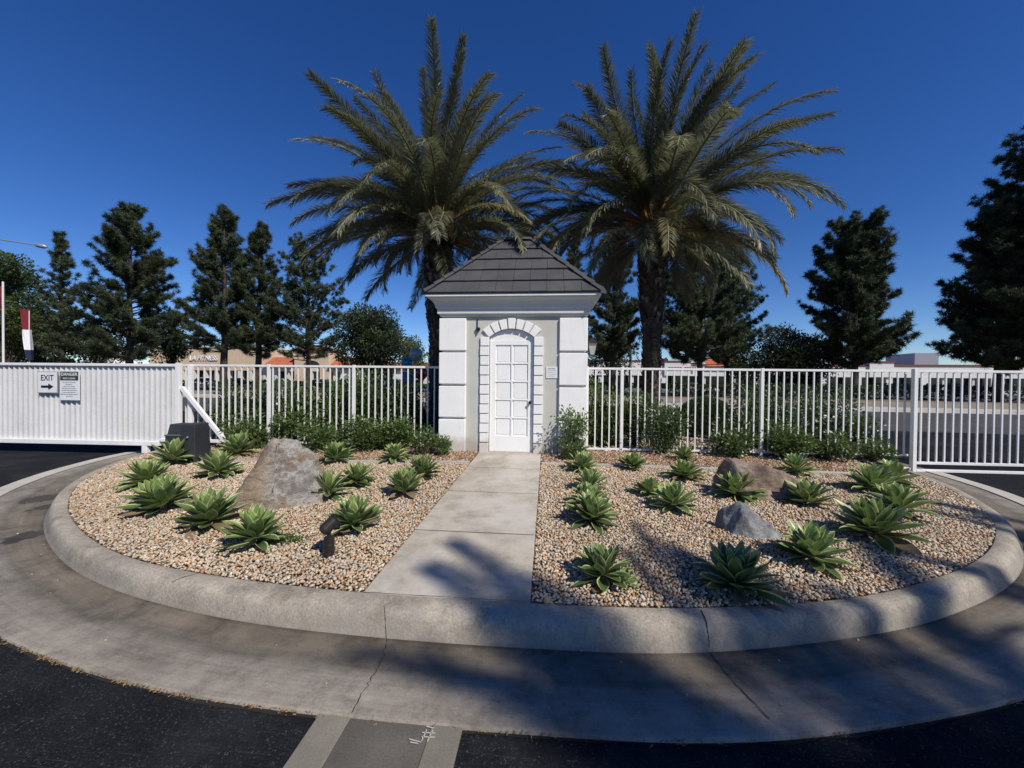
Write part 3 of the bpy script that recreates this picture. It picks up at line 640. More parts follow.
for i in range(1,5):
    z=gz0+(gz1-gz0)*i/5; b.box(gx0,mxx-.0175,yF+.004,yB,z-.015,z+.015); b.box(mxx+.0175,gx1,yF+.004,yB,z-.015,z+.015)
H(b,'glazing_bar',M['white'],door,bevel=.003)
b=MB()
for i in range(5):
    for (xa,xb) in ((gx0,mxx-.017),(mxx+.017,gx1)):
        z0=gz0+(gz1-gz0)*i/5+.03; z1=gz0+(gz1-gz0)*(i+1)/5-.03; b.box(xa+.03,xb-.03,.044,.0515,z0,z1)
H(b,'pane',M['white'],door,bevel=.004)
kn=MB(); kp=Vector((DX+.385,.028,1.29)); kn.tube([kp,kp+Vector((0,-.012,0)),kp+Vector((0,-.013,0)),kp+Vector((0,-.035,0)),kp+Vector((0,-.04,0)),kp+Vector((0,-.06,0)),kp+Vector((0,-.068,0))],[.032,.032,.013,.013,.026,.028,.014],12)
H(kn,'knob',M['knob'],door,smoothed=False)
H(MB().box(DX-DW+.012,DX+DW-.012,-.03,.10,HB-.02,HB+.01),'threshold',M['concrete'])
# little bracket and conduit left of the surround
b=MB(); bx=DX-.70; b.tube([(bx,-.02,2.72),(bx,-.02,2.98)],.009,6); b.box(bx-.02,bx+.05,-.05,-.004,2.74,2.80); b.tube([(bx+.03,-.05,2.77),(bx+.06,-.09,2.76)],.016,8)
H(b,'bracket',M['bronze'])
# wall lantern on the right side wall
lan=empty('lantern',(0,0,0)); lan.parent=hut
lx,ly,lz=1.66,.62,2.30
def fr(r0,r1,z0,z1,mb): 
    mb.add([(lx+i*r0,ly+j*r0,z0) for i,j in ((-1,-1),(1,-1),(1,1),(-1,1))]+[(lx+i*r1,ly+j*r1,z1) for i,j in ((-1,-1),(1,-1),(1,1),(-1,1))],[(3,2,1,0),(4,5,6,7),(0,1,5,4),(1,2,6,5),(2,3,7,6),(3,0,4,7)])
b=MB(); fr(.05,.095,lz,lz+.24,b); H(b,'lantern_glass',M['glass'],lan)
b=MB(); fr(.125,.02,lz+.242,lz+.35,b); fr(.06,.05,lz-.03,lz-.002,b); b.tube([(lx,ly,lz+.35),(lx,ly,lz+.40)],.012,6); b.bar((1.44,ly,lz+.06),(lx-.05,ly,lz+.02),.025)
for i,j in ((-1,-1),(1,-1),(1,1),(-1,1)): b.bar((lx+i*.052,ly+j*.052,lz),(lx+i*.098,ly+j*.098,lz+.24),.012)
H(b,'lantern_frame',M['bronze'],lan)

# ------------------------------------------------------------------ text helper
def textmesh(body,size,mat,parent,loc,name='lettering',extr=.001,align='CENTER',sx=1,bold=0,shear=0):
    cu=bpy.data.curves.new('t','FONT'); cu.body=body; cu.size=size; cu.extrude=extr; cu.align_x=align; cu.align_y='CENTER'; cu.offset=bold; cu.shear=shear
    t=bpy.data.objects.new('t',cu); COL.objects.link(t); dg=bpy.context.evaluated_depsgraph_get(); me=bpy.data.meshes.new_from_object(t.evaluated_get(dg))
    bpy.data.objects.remove(t); me.transform(Matrix.Rotation(PI/2,4,'X')@Matrix.Diagonal((sx,1,1,1))); me.materials.clear(); me.materials.append(mat)
    return link(name,me,parent,loc)
# notice plate on the hut
nt_=empty('notice_sign',(.80,-.006,1.90),0,'small square white notice plate on the guardhouse wall right of the door','sign')
MB().box(-.115,.115,-.008,.004,-.115,.115).build('plate',M['signwhite'],nt_)
b=MB(); 
for i in range(6): b.box(-.075+i*.025,-.057+i*.025,-.0105,-.009,.062,.09)
b.build('print',M['faint'],nt_)
b=MB()
for i in range(4): b.box(-.09,.09-(i%2)*.03,-.0105,-.009,.03-i*.035,.036-i*.035)
b.build('print',M['faint'],nt_)

# ------------------------------------------------------------------ fences and gates
FT=2.02
def fence(x0,x1,posts,label,zb,first,last):
    y0=FEN(x0); t=empty('picket_fence',(x0,y0,0),math.atan(.03),label,'fence'); L_=(x1-x0)*math.hypot(1,.03)
    MB().box(0,L_,-.022,.022,FT-.045,FT).build('top_rail',M['fence'],t,bevel=.004)
    MB().box(0,L_,-.02,.02,zb,zb+.04).build('bottom_rail',M['fence'],t,bevel=.004)
    me=None; pk=.145; n=int(L_/pk)
    pts=[(p-x0) for p in posts]
    for i in range(n):
        u=(i+.5)*L_/n
        if any(abs(u-q)<.06 for q in pts): continue
        if me is None:
            o=MB().box(-.0125,.0125,-.012,.012,zb+.041,FT-.046).build('picket',M['fence'],t); me=o.data; o.location=(u,0,0)
        else: link('picket',me,t,(u,0,0))
    for q in pts: MB().box(q-.03,q+.03,-.032,.032,.05,FT+.012).build('post',M['fence'],t,bevel=.004)
    return t
fx=lambda px,D: float(atd(px,384,D)[0])
def onfence(px,y0=.43,k=.03):
    d=ray(px,384); t=(y0+k*CAM[0]-CAM[1])/(d[1]-k*d[0]); return float(CAM[0]+d[0]*t)
LX0=onfence(183); 
fence(LX0,-1.50,[onfence(269),onfence(354),-1.55],'white metal picket fence left of the guardhouse with shrubs growing through it',.285,0,0)
RX1=onfence(909)
fence(1.505,RX1,[1.55,onfence(622),onfence(762)],'white metal picket fence right of the guardhouse, in front of the round clipped bush',.285,0,0)
# sliding gate, left
gl=14.5; gt=empty('sliding_gate',(LX0+.02,FEN(LX0)-.13,0),math.atan(.03)+rad(4.0)*0,'long white corrugated metal sliding gate closed across the left driveway','gate')
zb=.20
n=int(gl/.127); V=[];Fc=[]
us=[];
for i in range(n+1):
    u=-i*.127
    us+= [(u,0),(u-.020,0),(u-.036,.026),(u-.062,.030),(u-.090,.030),(u-.112,.026)]
for i,(u,d) in enumerate(us): V+=[(u,d,zb+.1),(u,d,FT-.055)]
for i in range(len(us)-1): Fc.append((2*i,2*i+1,2*i+3,2*i+2))
gs_=MB().add(V,Fc); gs_.m=[1 if i%6==0 else 0 for i in range(len(Fc))]; gs_.build('corrugated_sheet',[M['gate_sheet'],M['fence']],gt)
MB().box(-gl,.02,-.035,.04,FT-.06,FT-.0).build('top_rail',M['fence'],gt,bevel=.006)
MB().box(-gl,-.42,-.05,.04,zb,zb+.098).build('bottom_rail',M['fence'],gt,bevel=.006)
MB().box(-.04,.055,-.045,.045,zb,FT+.015).build('end_post',M['fence'],gt,bevel=.006)
MB().bar((.08,0,FT-.52),(1.06,0,.365),.07,.085,up=(0,0,1)).build('diagonal_brace',M['fence'],gt,bevel=.005)
MB().box(-.42,1.08,-.035,.035,.295,.36).build('tail_rail',M['fence'],gt,bevel=.005)
MB().box(-.82,-.70,-.05,.05,.03,.199).build('roller_bracket',M['fence'],gt,bevel=.01)
MB().box(.16,.25,.05,.13,.05,FT-.02).build('guide_post',M['fence'],gt,bevel=.006)
# signs on the gate
def on_gate(px,py):
    # intersection of the ray with the gate plane y = FEN-.17
    d=ray(px,py); k=.03; y0=FEN(0)-.17
    t=(y0+k*CAM[0]-CAM[1])/(d[1]-k*d[0]); return CAM+d*t
A=on_gate(37.8,371.5);B=on_gate(58.2,393.2); wA,hA=B[0]-A[0],A[2]-B[2]; cA=(A+B)/2
sg=empty('exit_sign',tuple(cA),math.atan(.03),'square white EXIT sign with a black arrow pointing right, on the corrugated gate','sign')
MB().box(-wA/2,wA/2,-.01,.01,-hA/2,hA/2).build('plate',M['signgrey'],sg)
MB().box(-wA/2+.012,wA/2-.012,-.0135,-.0105,-hA/2+.014,hA/2-.012).build('plate_face',M['signwhite'],sg)
textmesh('EXIT',hA*.37,M['ink'],sg,(0,-.016,hA*.20),sx=.86,bold=.002)
ar=[(-.32,-.055),(.06,-.055),(.06,-.145),(.33,0),(.06,.145),(.06,.055),(-.32,.055)]
MB().prism([(x*wA*.95,z*hA-hA*.2) for x,z in ar],-.0165,-.0145).build('arrow',M['ink'],sg)
A=on_gate(60.3,371);B=on_gate(79.4,400.3); wB,hB=B[0]-A[0],A[2]-B[2]; cB=(A+B)/2
dg_=empty('danger_sign',tuple(cB),math.atan(.03),'tall white DANGER sign with dark header and small print on the corrugated gate','sign')
MB().box(-wB/2,wB/2,-.01,.01,-hB/2,hB/2).build('plate',M['signwhite'],dg_)
MB().box(-wB/2+.012,wB/2-.012,-.0135,-.0105,hB*.18,hB/2-.012).build('header',M['panelgrey'],dg_)
textmesh('DANGER',wB*.215,M['signwhite'],dg_,(0,-.0155,hB*.385),bold=.001)
textmesh('KEEP CLEAR',wB*.12,M['signwhite'],dg_,(0,-.0155,hB*.245),bold=.0)
b=MB(); rr=random.Random(4)
for i,wd in enumerate((.68,.36,.6,.72,.8,.72,.9,.34)):
    z=hB*(.11-i*.068); x=-wd*wB/2
    while x<wd*wB/2-.01:
        l=rr.uniform(.02,.06); b.box(x,min(x+l,wd*wB/2),-.0135,-.0115,z-.006,z+.006); x+=l+.012
b.build('small_print',M['inkgrey'],dg_)
# right gate
g=empty('picket_gate',(RX1,FEN(RX1)-.12,0),math.atan(.02),'white picket sliding gate with two bottom rails across the right driveway','gate'); gl=9.
MB().box(-.035,.035,-.04,.04,-.01,FT+.02).build('post',M['fence'],g,bevel=.005)
MB().box(.05,gl,-.025,.025,FT-.05,FT).build('top_rail',M['fence'],g,bevel=.004)
MB().box(.05,gl,-.025,.025,.15,.20).build('middle_rail',M['fence'],g,bevel=.004)
MB().box(.05,gl,-.03,.03,.0,.05).build('bottom_rail',M['fence'],g,bevel=.004)
me=None
for i in range(int(gl/.148)):
    u=.13+i*.148
    if me is None: o=MB().box(-.014,.014,-.012,.012,.201,FT-.051).build('picket',M['fence'],g); me=o.data; o.location=(u,0,0)
    else: link('picket',me,g,(u,0,0))
# low rail from the right post along the bed (fence foot)
MB().bar((-1.2,.02,.10),(-.052,.0,.06),.04).build('foot_rail',M['fence'],g)
# gate operator box
gp=onz(176,462,.2); op=empty('gate_operator',(gp[0],gp[1]+.25,.2),rad(5),'charcoal plastic gate operator box beside the end of the corrugated gate','gate motor'); op.scale=(.76,.8,.93)
MB().add([(-.36,-.26,-.1),(.02,-.26,-.1),(.02,.2,-.1),(-.36,.2,-.1),(-.35,-.25,.50),(.02,-.25,.50),(.02,.19,.50),(-.35,.19,.50)],[(3,2,1,0),(4,5,6,7),(0,1,5,4),(1,2,6,5),(2,3,7,6),(3,0,4,7)]).build('base_housing',M['darkbox'],op,bevel=.012)
MB().add([(-.335,-.22,.505),(.02,-.22,.505),(.02,.18,.505),(-.335,.18,.505),(-.31,-.17,.72),(.02,-.17,.72),(.02,.15,.72),(-.31,.15,.72)],[(3,2,1,0),(4,5,6,7),(0,1,5,4),(1,2,6,5),(2,3,7,6),(3,0,4,7)]).build('hood',M['darkbox'],op,bevel=.015)
MB().box(-.355,.02,-.265,-.2,.492,.522).build('hood_ledge',M['lid'],op,bevel=.006)
MB().add([(.022,-.30,-.1),(.40,-.30,-.1),(.40,.22,-.1),(.022,.22,-.1),(.03,-.24,.73),(.36,-.24,.73),(.36,.17,.73),(.03,.17,.73)],[(3,2,1,0),(4,5,6,7),(0,1,5,4),(1,2,6,5),(2,3,7,6),(3,0,4,7)]).build('cover',M['darkbox'],op,bevel=.015)
MB().tube([(.22,-.275,.48),(.22,-.30,.48)],.02,10).build('lock',M['metalgrey'],op)

# ------------------------------------------------------------------ rocks
def rock(name,px,base_y,D,dims,mat,seed,label,rz,cuts,zsink=.06,sub=5):
    r=random.Random(seed); bm=bmesh.new(); bmesh.ops.create_icosphere(bm,subdivisions=sub,radius=1)
    from mathutils import noise as mn
    for v in bm.verts:
        p=v.co.copy()
        for (nx,ny,nz,d) in cuts:
            nn=Vector((nx,ny,nz)).normalized(); k=p.dot(nn)-d
            if k>0: p-=nn*k*.97
        o=Vector((seed*3.1,0,0)); p+=v.normal*(mn.fractal(p*1.7+o,.9,2,6)*.075+mn.ridged_multi_fractal(p*2.6+o,1,2,5,1,2)*.028+mn.fractal(p*7+o,.8,2,4)*.018)
        v.co=Vector((p.x*dims[0],p.y*dims[1],p.z*dims[2]))
    for f in bm.faces: f.smooth=True
    me=bpy.data.meshes.new(name); bm.to_mesh(me); bm.free(); me.materials.append(mat)
    p=onz(px,base_y,.22); dr=(p-CAM)[:2]; dr/=np.linalg.norm(dr); p=p+np.array([dr[0],dr[1],0])*dims[1]*.62; o=link(name,me,None,(p[0],p[1],float(bedz(p[0],p[1]))-zsink),rz)
    tag(o,label,'rock'); return o
rock('boulder',273,508,0,(1.02,.62,1.42),M['boulder'],5,'large brown and grey boulder with a pointed top, between agaves left of the path',rad(8),
     [(-.84,-.22,.62,.36),(.80,-.2,.50,.50),(-.05,-.85,.45,.40),(.62,-.65,.25,.42),(0,.6,.6,.5),(0.05,0,1,.62),(.95,-.2,.1,.72),(-.2,-.95,.1,.62)],.16)
rock('boulder',759,498,0,(.64,.42,.92),M['brownrock'],9,'low reddish brown boulder near the right fence, behind the grey rock',rad(-4),
     [(-.95,-.35,.15,.62),(.1,-.75,.62,.45),(.62,-.3,.65,.58),(.12,0,1,.50),(-.1,.6,.7,.55)],.08)
rock('boulder',744,533,0,(.38,.22,.58),M['greyrock'],13,'small blue grey wedge rock, in front of the brown boulder right of the path',rad(-28),
     [(-.55,-.5,.55,.45),(.55,-.35,.62,.42),(.1,-.9,.3,.45),(0,.6,.7,.45),(-.9,0,.2,.7)],.06)
rock('pebble_rock',207,444,0,(.17,.12,.14),M['greyrock'],21,'rounded pale rock beside the charcoal gate motor','a' and 0,[(0,-.7,.5,.7)],.04,3)

# ------------------------------------------------------------------ agaves
def agave_mesh(seed,nleaf=38,dark=0.,upright=0.):
    dry=[0,3,2,0,4,3,2,5][seed-1]
    r=random.Random(seed); V=[];Fc=[];UV=[];TI=[]
    ns=9
    for i in range(nleaf):
        f=i/(nleaf-1); az=i*2.39996+r.uniform(-.2,.2); el=rad(-8+upright*16+(78-upright*12)*f**1.1+r.uniform(-9,9)-(14 if i<dry else 0)); 
        L_=(.335-.03*f-.10*f**3)*r.uniform(.88,1.1); Wd=(.057-.012*f)*r.uniform(.88,1.12); curve=rad(r.uniform(-30,12)+18*(1-f)*(1-upright)); h0=.035+.10*f; r0=.035*(1-f)+.006
        ca,sa=math.cos(az),math.sin(az); x,z=r0,h0; e=el; base=len(V); tw=r.uniform(-.25,.25); li=r.uniform(.0,.25)
        for s in range(ns+1):
            t=s/ns
            prof=.50+.50*smooth(0,.52,np.array(t)) if t<.56 else (max(0,1-((t-.56)/.44)**1.9))
            wd=float(prof)*Wd; ch=.38*wd*(1-t*.7)+.10*wd
            ux,uz=-math.sin(e),math.cos(e)     # local normal in the xz plane
            for k,(q,hh) in enumerate(((-1,1.0),(-.5,.28),(0,0),(.5,.28),(1,1.0))):
                lx_=x+ux*ch*hh; lz_=z+uz*ch*hh; ly_=q*wd; lz_+=q*tw*wd
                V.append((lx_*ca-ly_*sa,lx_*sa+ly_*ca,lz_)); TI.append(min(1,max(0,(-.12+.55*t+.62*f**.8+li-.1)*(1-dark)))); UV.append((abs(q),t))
            st_=L_/ns; x+=math.cos(e)*st_; z+=math.sin(e)*st_; e-=curve/ns*(1+t)
        for s in range(ns):
            for k in range(4): a=base+s*5+k; Fc.append((a,a+1,a+6,a+5))
    me=np_mesh('agave_rosette',np.array(V),np.array(Fc),[M['agave'],M['agave_dry']],np.array(TI),True,midx=[1 if (k_//(ns*4))<dry else 0 for k_ in range(len(Fc))])
    uvl=me.uv_layers.new(name='UVMap'); li=np.empty(len(me.loops),dtype=np.int32); me.loops.foreach_get('vertex_index',li)
    uvl.data.foreach_set('uv',np.array(UV,dtype=np.float32)[li].ravel()); me.update()
    return me
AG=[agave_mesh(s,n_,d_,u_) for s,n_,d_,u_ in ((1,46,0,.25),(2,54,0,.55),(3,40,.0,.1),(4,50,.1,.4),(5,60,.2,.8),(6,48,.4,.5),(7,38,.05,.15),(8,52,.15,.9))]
ags=[ # px, base y, width px, mesh, label
 (171,467,44,0,'agave nearest the charcoal gate motor, at the upper left corner of the gravel'),
 (148,487,46,1,'agave left of the big boulder, middle of the crowded left cluster'),
 (163,511,60,4,'dark full agave at the front of the crowded left cluster'),
 (217,479,46,0,'agave directly left of the big boulder, near its top'),
 (211,527,64,2,'broad bright green agave in front of the big boulder on its left'),
 (256,545,62,3,'agave at the very foot of the big boulder with a low ground cover beside it'),
 (239,458,38,1,'agave half hidden behind the big boulder on its upper left'),
 (335,466,38,3,'small agave against the left fence shrubs, right of the big boulder'),
 (330,500,46,1,'agave touching the right side of the big boulder'),
 (357,488,42,0,'bright agave second behind the bronze spotlight'),
 (355,530,54,4,'agave immediately behind the bronze spotlight'),
 (395,466,34,2,'small agave between the left fence and the path, farthest back'),
 (405,498,44,1,'agave nearest the path on the left side'),
 (425,481,38,5,'dark agave behind the one nearest the path on the left side'),
 (577,461,30,5,'dark agave at the right corner of the guardhouse'),
 (582,476,38,0,'agave second from the guardhouse in the row right of the path'),
 (591,494,40,3,'agave third from the guardhouse in the row right of the path'),
 (588,509,44,1,'agave squeezed into the middle of the row right of the path'),
 (590,525,52,4,'full agave fourth from the guardhouse in the row right of the path'),
 (604,580,64,5,'dark narrow leaved agave at the front of the row right of the path'),
 (632,473,32,1,'lone small agave close to the right fence, right of the row by the path'),
 (684,464,28,2,'small agave touching the right fence shrubs above a pair of agaves'),
 (684,483,40,1,'agave of the right side pair, behind its larger neighbour'),
 (648,497,34,0,'light green agave left of the dark full one in the right middle group'),
 (675,513,52,4,'dark full agave in the right middle group, left of the grey rock'),
 (736,501,50,0,'bright agave between the brown boulder and the grey wedge rock'),
 (736,592,84,5,'largest dark agave at the very front, below the grey wedge rock'),
 (797,477,36,2,'agave just right of the brown boulder, close to the fence'),
 (809,508,48,3,'agave right of the brown boulder, in front of its smaller neighbour'),
 (810,562,66,3,'wide agave by itself right of the largest front agave'),
 (871,494,48,0,'agave at the left of the far right cluster'),
 (890,486,42,2,'agave at the back of the far right cluster near the gate post'),
 (900,517,58,1,'agave at the right end of the far right cluster'),
 (875,541,70,4,'full agave at the front of the far right cluster')]
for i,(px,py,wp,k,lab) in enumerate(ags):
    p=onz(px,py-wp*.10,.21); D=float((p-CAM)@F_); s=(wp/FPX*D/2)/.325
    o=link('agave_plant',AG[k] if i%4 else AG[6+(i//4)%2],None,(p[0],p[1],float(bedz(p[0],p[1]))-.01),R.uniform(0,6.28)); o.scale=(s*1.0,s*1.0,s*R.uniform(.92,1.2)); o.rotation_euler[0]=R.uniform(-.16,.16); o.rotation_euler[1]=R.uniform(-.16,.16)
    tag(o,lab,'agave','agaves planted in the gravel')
p=onz(623,583,.16); o=link('agave_plant',AG[0],None,(p[0],p[1],float(bedz(p[0],p[1]))-.03),1.); o.scale=(.40,)*3; tag(o,'tiny agave pup at the right foot of the dark narrow leaved front agave','agave','agaves planted in the gravel')

# ------------------------------------------------------------------ bullet spotlight
p=onz(329,556,.16); sp_=empty('garden_spotlight',(p[0],p[1],float(bedz(p[0],p[1]))),rad(10),'bronze bullet spotlight on a short stake in the gravel in front of an agave','spotlight')
sp_.scale=(1.12,)*3
MB().tube([(0,0,-.03),(0,0,.088),(0,0,.09),(0,0,.10),(0,0,.102),(0,0,.150),(0,0,.155)],[.040,.040,.042,.042,.040,.040,.030],20).build('stake_body',M['bronze'],sp_)
MB().tube([(0,0,.155),(0,0,.19)],.015,12).build('knuckle',M['bronze'],sp_)
a=Vector((-.040,-.02,.205)); c=Vector((.040,.035,.285)); d=(c-a).normalized()
MB().tube([a-d*.012,a,a+d*.02,c-d*.01,c,c+d*.006,c-d*.02],[.026,.042,.047,.047,.051,.045,.038],20).build('lamp_head',M['bronze'],sp_)

# ------------------------------------------------------------------ foliage helpers
def leaves(P,size,r,aspect=.55,tint=None,up=.3,name='foliage',mat=None,tri=False,dirs=None):
    n=len(P); d=RN.normal(size=(n,3)) if dirs is None else dirs+RN.normal(size=(n,3))*.35; d/=np.linalg.norm(d,axis=1)[:,None]
    q=RN.normal(size=(n,3)); q[:,2]+=up*2; sd=np.cross(d,q); sd/=np.linalg.norm(sd,axis=1)[:,None]+1e-9
    s=size*RN.uniform(.7,1.3,n)[:,None]; w_=s*aspect/2
    nrm=np.cross(sd,d)
    if tri: V=np.stack([P-sd*w_,P+sd*w_,P+d*s],1); Fa=np.arange(3*n).reshape(n,3); k=3
    else:
        V=np.stack([P,P+d*s*.5-sd*w_+nrm*s*.06,P+d*s,P+d*s*.5+sd*w_+nrm*s*.06],1); Fa=np.arange(4*n).reshape(n,4); k=4
    t=np.repeat(RN.uniform(0,1,n) if tint is None else tint,k)
    return V.reshape(-1,3),Fa,t
def twigs(base,tips,r0=.012):
    b=MB()
    for t in tips: 
        t=Vector(t); m_=Vector(base).lerp(t,.5)+Vector((R.uniform(-.05,.05),R.uniform(-.05,.05),.03)); b.tube([base,m_,t],[r0,r0*.6,r0*.25],5,cap=False)
    return b
def shrub_mesh(seed,rx,ry,h,n,ls,mat,lobes=10,loose=.25,clip=False):
    rs=np.random.RandomState(seed); cs=[]
    for i in range(lobes):
        a=rs.uniform(0,2*PI); q=math.sqrt(rs.uniform(0,1)); cs.append((math.cos(a)*q*rx*.62,math.sin(a)*q*ry*.62,h*rs.uniform(.25,.74),rs.uniform(.26,.42)*min(rx,h)*1.1))
    cs=np.array(cs); k=rs.randint(0,lobes,n); d=rs.normal(size=(n,3)); d/=np.linalg.norm(d,axis=1)[:,None]
    rr_=rs.uniform(0,1,n)**.33*(1+rs.normal(0,loose,n)*.5)
    P=cs[k,:3]+d*(cs[k,3]*rr_)[:,None]; P[:,2]=np.maximum(P[:,2],.03)
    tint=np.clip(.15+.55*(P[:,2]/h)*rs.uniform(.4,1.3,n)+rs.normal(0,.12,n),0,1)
    V,Fa,t=leaves(P,ls,None,.5,tint,dirs=d)
    return np_mesh('foliage',V,Fa,mat,t), cs
SH={}; HT={}
def make_shrub(key,*a,**k):
    me,cs=shrub_mesh(*a,**k); HT[key]=float(np.percentile([v.co.z for v in me.vertices],92)); tw=twigs((0,0,-.03),[tuple(c[:3]+RN.normal(size=3)*.06) for c in cs for _ in range(2)])
    SH[key]=(me,tw)
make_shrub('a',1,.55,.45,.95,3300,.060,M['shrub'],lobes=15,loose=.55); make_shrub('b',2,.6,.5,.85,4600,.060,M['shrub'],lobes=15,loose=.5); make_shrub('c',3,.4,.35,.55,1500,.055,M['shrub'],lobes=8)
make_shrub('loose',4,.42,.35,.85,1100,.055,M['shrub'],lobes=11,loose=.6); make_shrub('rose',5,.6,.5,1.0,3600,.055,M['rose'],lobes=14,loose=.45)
SHM={k:v[1].build('twigs',M['twig']) for k,v in SH.items()}
for o in SHM.values(): bpy.data.objects.remove(o,do_unlink=False) if False else None
TW={k:o.data for k,o in SHM.items()}
for o in list(SHM.values()): bpy.data.objects.remove(o)
def shrub(px,top,D,key,label,group,wpx=None,bloom=0,name='shrub'):
    h0=HT[key]; wr={'a':1.1,'b':1.2,'c':.8,'loose':.85,'rose':1.2}[key]
    p=atd(px,384,D); z0=float(bedz(p[0],p[1])) ; tz=atd(px,top,D)[2]; s=(tz-z0)/h0
    sxy=s if wpx is None else wpx/FPX*D/wr
    t=empty(name,(p[0],p[1],z0),R.uniform(0,6.28),label,'shrub',group)
    for nm,me in (('foliage',SH[key][0]),('twigs',TW[key])):
        o=link(nm,me,t); o.scale=(sxy,sxy,s)
    if bloom:
        b=MB()
        for i in range(bloom):
            a=R.uniform(0,6.28); q=R.uniform(.2,.5)*wr*sxy; c=Vector((math.cos(a)*q,math.sin(a)*q,R.uniform(.45,.95)*h0*s))
            for k in range(5):
                d=Vector((R.gauss(0,1),R.gauss(0,1),R.gauss(0,1))).normalized()*.04; e=d.cross(Vector((0,0,1))).normalized()*.03
                b.add([c,c+d*.6+e,c+d,c+d*.6-e],[(0,1,2,3)])
        b.build('blossom',M['blossom'],t,fix=False)
    return t
GB='leafy shrubs behind the left fence'; GF='leafy shrubs along the fences'
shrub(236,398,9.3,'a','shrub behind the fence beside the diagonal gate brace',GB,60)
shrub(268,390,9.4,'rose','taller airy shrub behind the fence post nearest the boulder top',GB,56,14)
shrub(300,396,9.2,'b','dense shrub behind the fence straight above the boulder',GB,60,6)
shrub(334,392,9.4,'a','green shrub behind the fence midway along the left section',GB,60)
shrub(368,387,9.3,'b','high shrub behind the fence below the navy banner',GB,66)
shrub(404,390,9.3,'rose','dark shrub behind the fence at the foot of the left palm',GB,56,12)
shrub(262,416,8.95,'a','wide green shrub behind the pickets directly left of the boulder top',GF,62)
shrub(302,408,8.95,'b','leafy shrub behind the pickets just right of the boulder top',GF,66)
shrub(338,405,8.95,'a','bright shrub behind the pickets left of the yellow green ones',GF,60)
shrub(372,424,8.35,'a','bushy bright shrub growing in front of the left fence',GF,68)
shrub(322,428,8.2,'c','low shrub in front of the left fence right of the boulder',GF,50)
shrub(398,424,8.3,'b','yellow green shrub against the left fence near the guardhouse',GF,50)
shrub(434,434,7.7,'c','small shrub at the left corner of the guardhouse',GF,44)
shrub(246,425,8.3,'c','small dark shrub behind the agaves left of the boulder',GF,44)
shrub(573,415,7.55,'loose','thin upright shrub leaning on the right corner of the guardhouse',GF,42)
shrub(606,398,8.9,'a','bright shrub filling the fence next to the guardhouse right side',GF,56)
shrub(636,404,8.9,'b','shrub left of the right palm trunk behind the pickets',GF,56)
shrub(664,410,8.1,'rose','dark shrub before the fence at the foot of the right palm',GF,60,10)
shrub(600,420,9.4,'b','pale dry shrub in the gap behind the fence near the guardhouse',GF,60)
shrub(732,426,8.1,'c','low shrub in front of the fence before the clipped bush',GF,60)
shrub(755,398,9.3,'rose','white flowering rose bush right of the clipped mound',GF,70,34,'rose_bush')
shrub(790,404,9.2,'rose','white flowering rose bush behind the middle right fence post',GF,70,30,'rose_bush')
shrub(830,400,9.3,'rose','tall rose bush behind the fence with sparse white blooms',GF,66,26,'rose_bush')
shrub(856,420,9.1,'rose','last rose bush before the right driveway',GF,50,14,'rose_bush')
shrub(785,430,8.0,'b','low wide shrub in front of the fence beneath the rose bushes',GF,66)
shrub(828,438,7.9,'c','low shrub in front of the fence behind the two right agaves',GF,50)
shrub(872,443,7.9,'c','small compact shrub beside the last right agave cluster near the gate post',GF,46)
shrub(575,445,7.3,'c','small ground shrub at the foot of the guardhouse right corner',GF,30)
# clipped mound
def dome(nm,px,top,D,rx,mat,label,n=26000,zs=None):
    p=atd(px,384,D); z0=float(bedz(p[0],p[1])); h=atd(px,top,D)[2]-z0
    rs=np.random.RandomState(5); d=rs.normal(size=(n,3)); d[:,2]=abs(d[:,2]); d/=np.linalg.norm(d,axis=1)[:,None]
    rad_=1-rs.uniform(0,1,n)**1.5*.22; P=d*rad_[:,None]*np.array([rx,rx*.9,h])
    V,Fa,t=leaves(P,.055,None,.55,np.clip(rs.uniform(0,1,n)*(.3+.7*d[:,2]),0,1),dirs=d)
    t_=empty(nm,(p[0],p[1],z0),0,label,'shrub'); link('foliage',np_mesh('foliage',V,Fa,mat,t),t_)
    b=MB(); b.tube([(0,0,0),(0,0,h*.5)],[.06,.03],7); 
    for i in range(8): b.tube([(0,0,h*.3),(math.cos(i*.8)*rx*.6,math.sin(i*.8)*rx*.6,h*.7)],[.03,.01],5)
    b.build('trunk',M['twig'],t_)
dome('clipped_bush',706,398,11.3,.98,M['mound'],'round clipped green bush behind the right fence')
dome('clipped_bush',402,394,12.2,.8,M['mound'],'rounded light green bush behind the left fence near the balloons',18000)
# low ground cover next to agave
p=onz(284,541,.16); rs=np.random.RandomState(8); n=500; P=np.stack([rs.normal(0,.10,n),rs.normal(0,.055,n),abs(rs.normal(.02,.015,n))],1)
V,Fa,t=leaves(P,.03,None,.45,rs.uniform(0,.7,n)); o=link('weed_patch',np_mesh('weed_patch',V,Fa,M['shrub'],t),None,(p[0],p[1],float(bedz(p[0],p[1]))))
tag(o,'sparse creeping weed on the gravel right of the boulder foot agave','weed',kind='stuff')

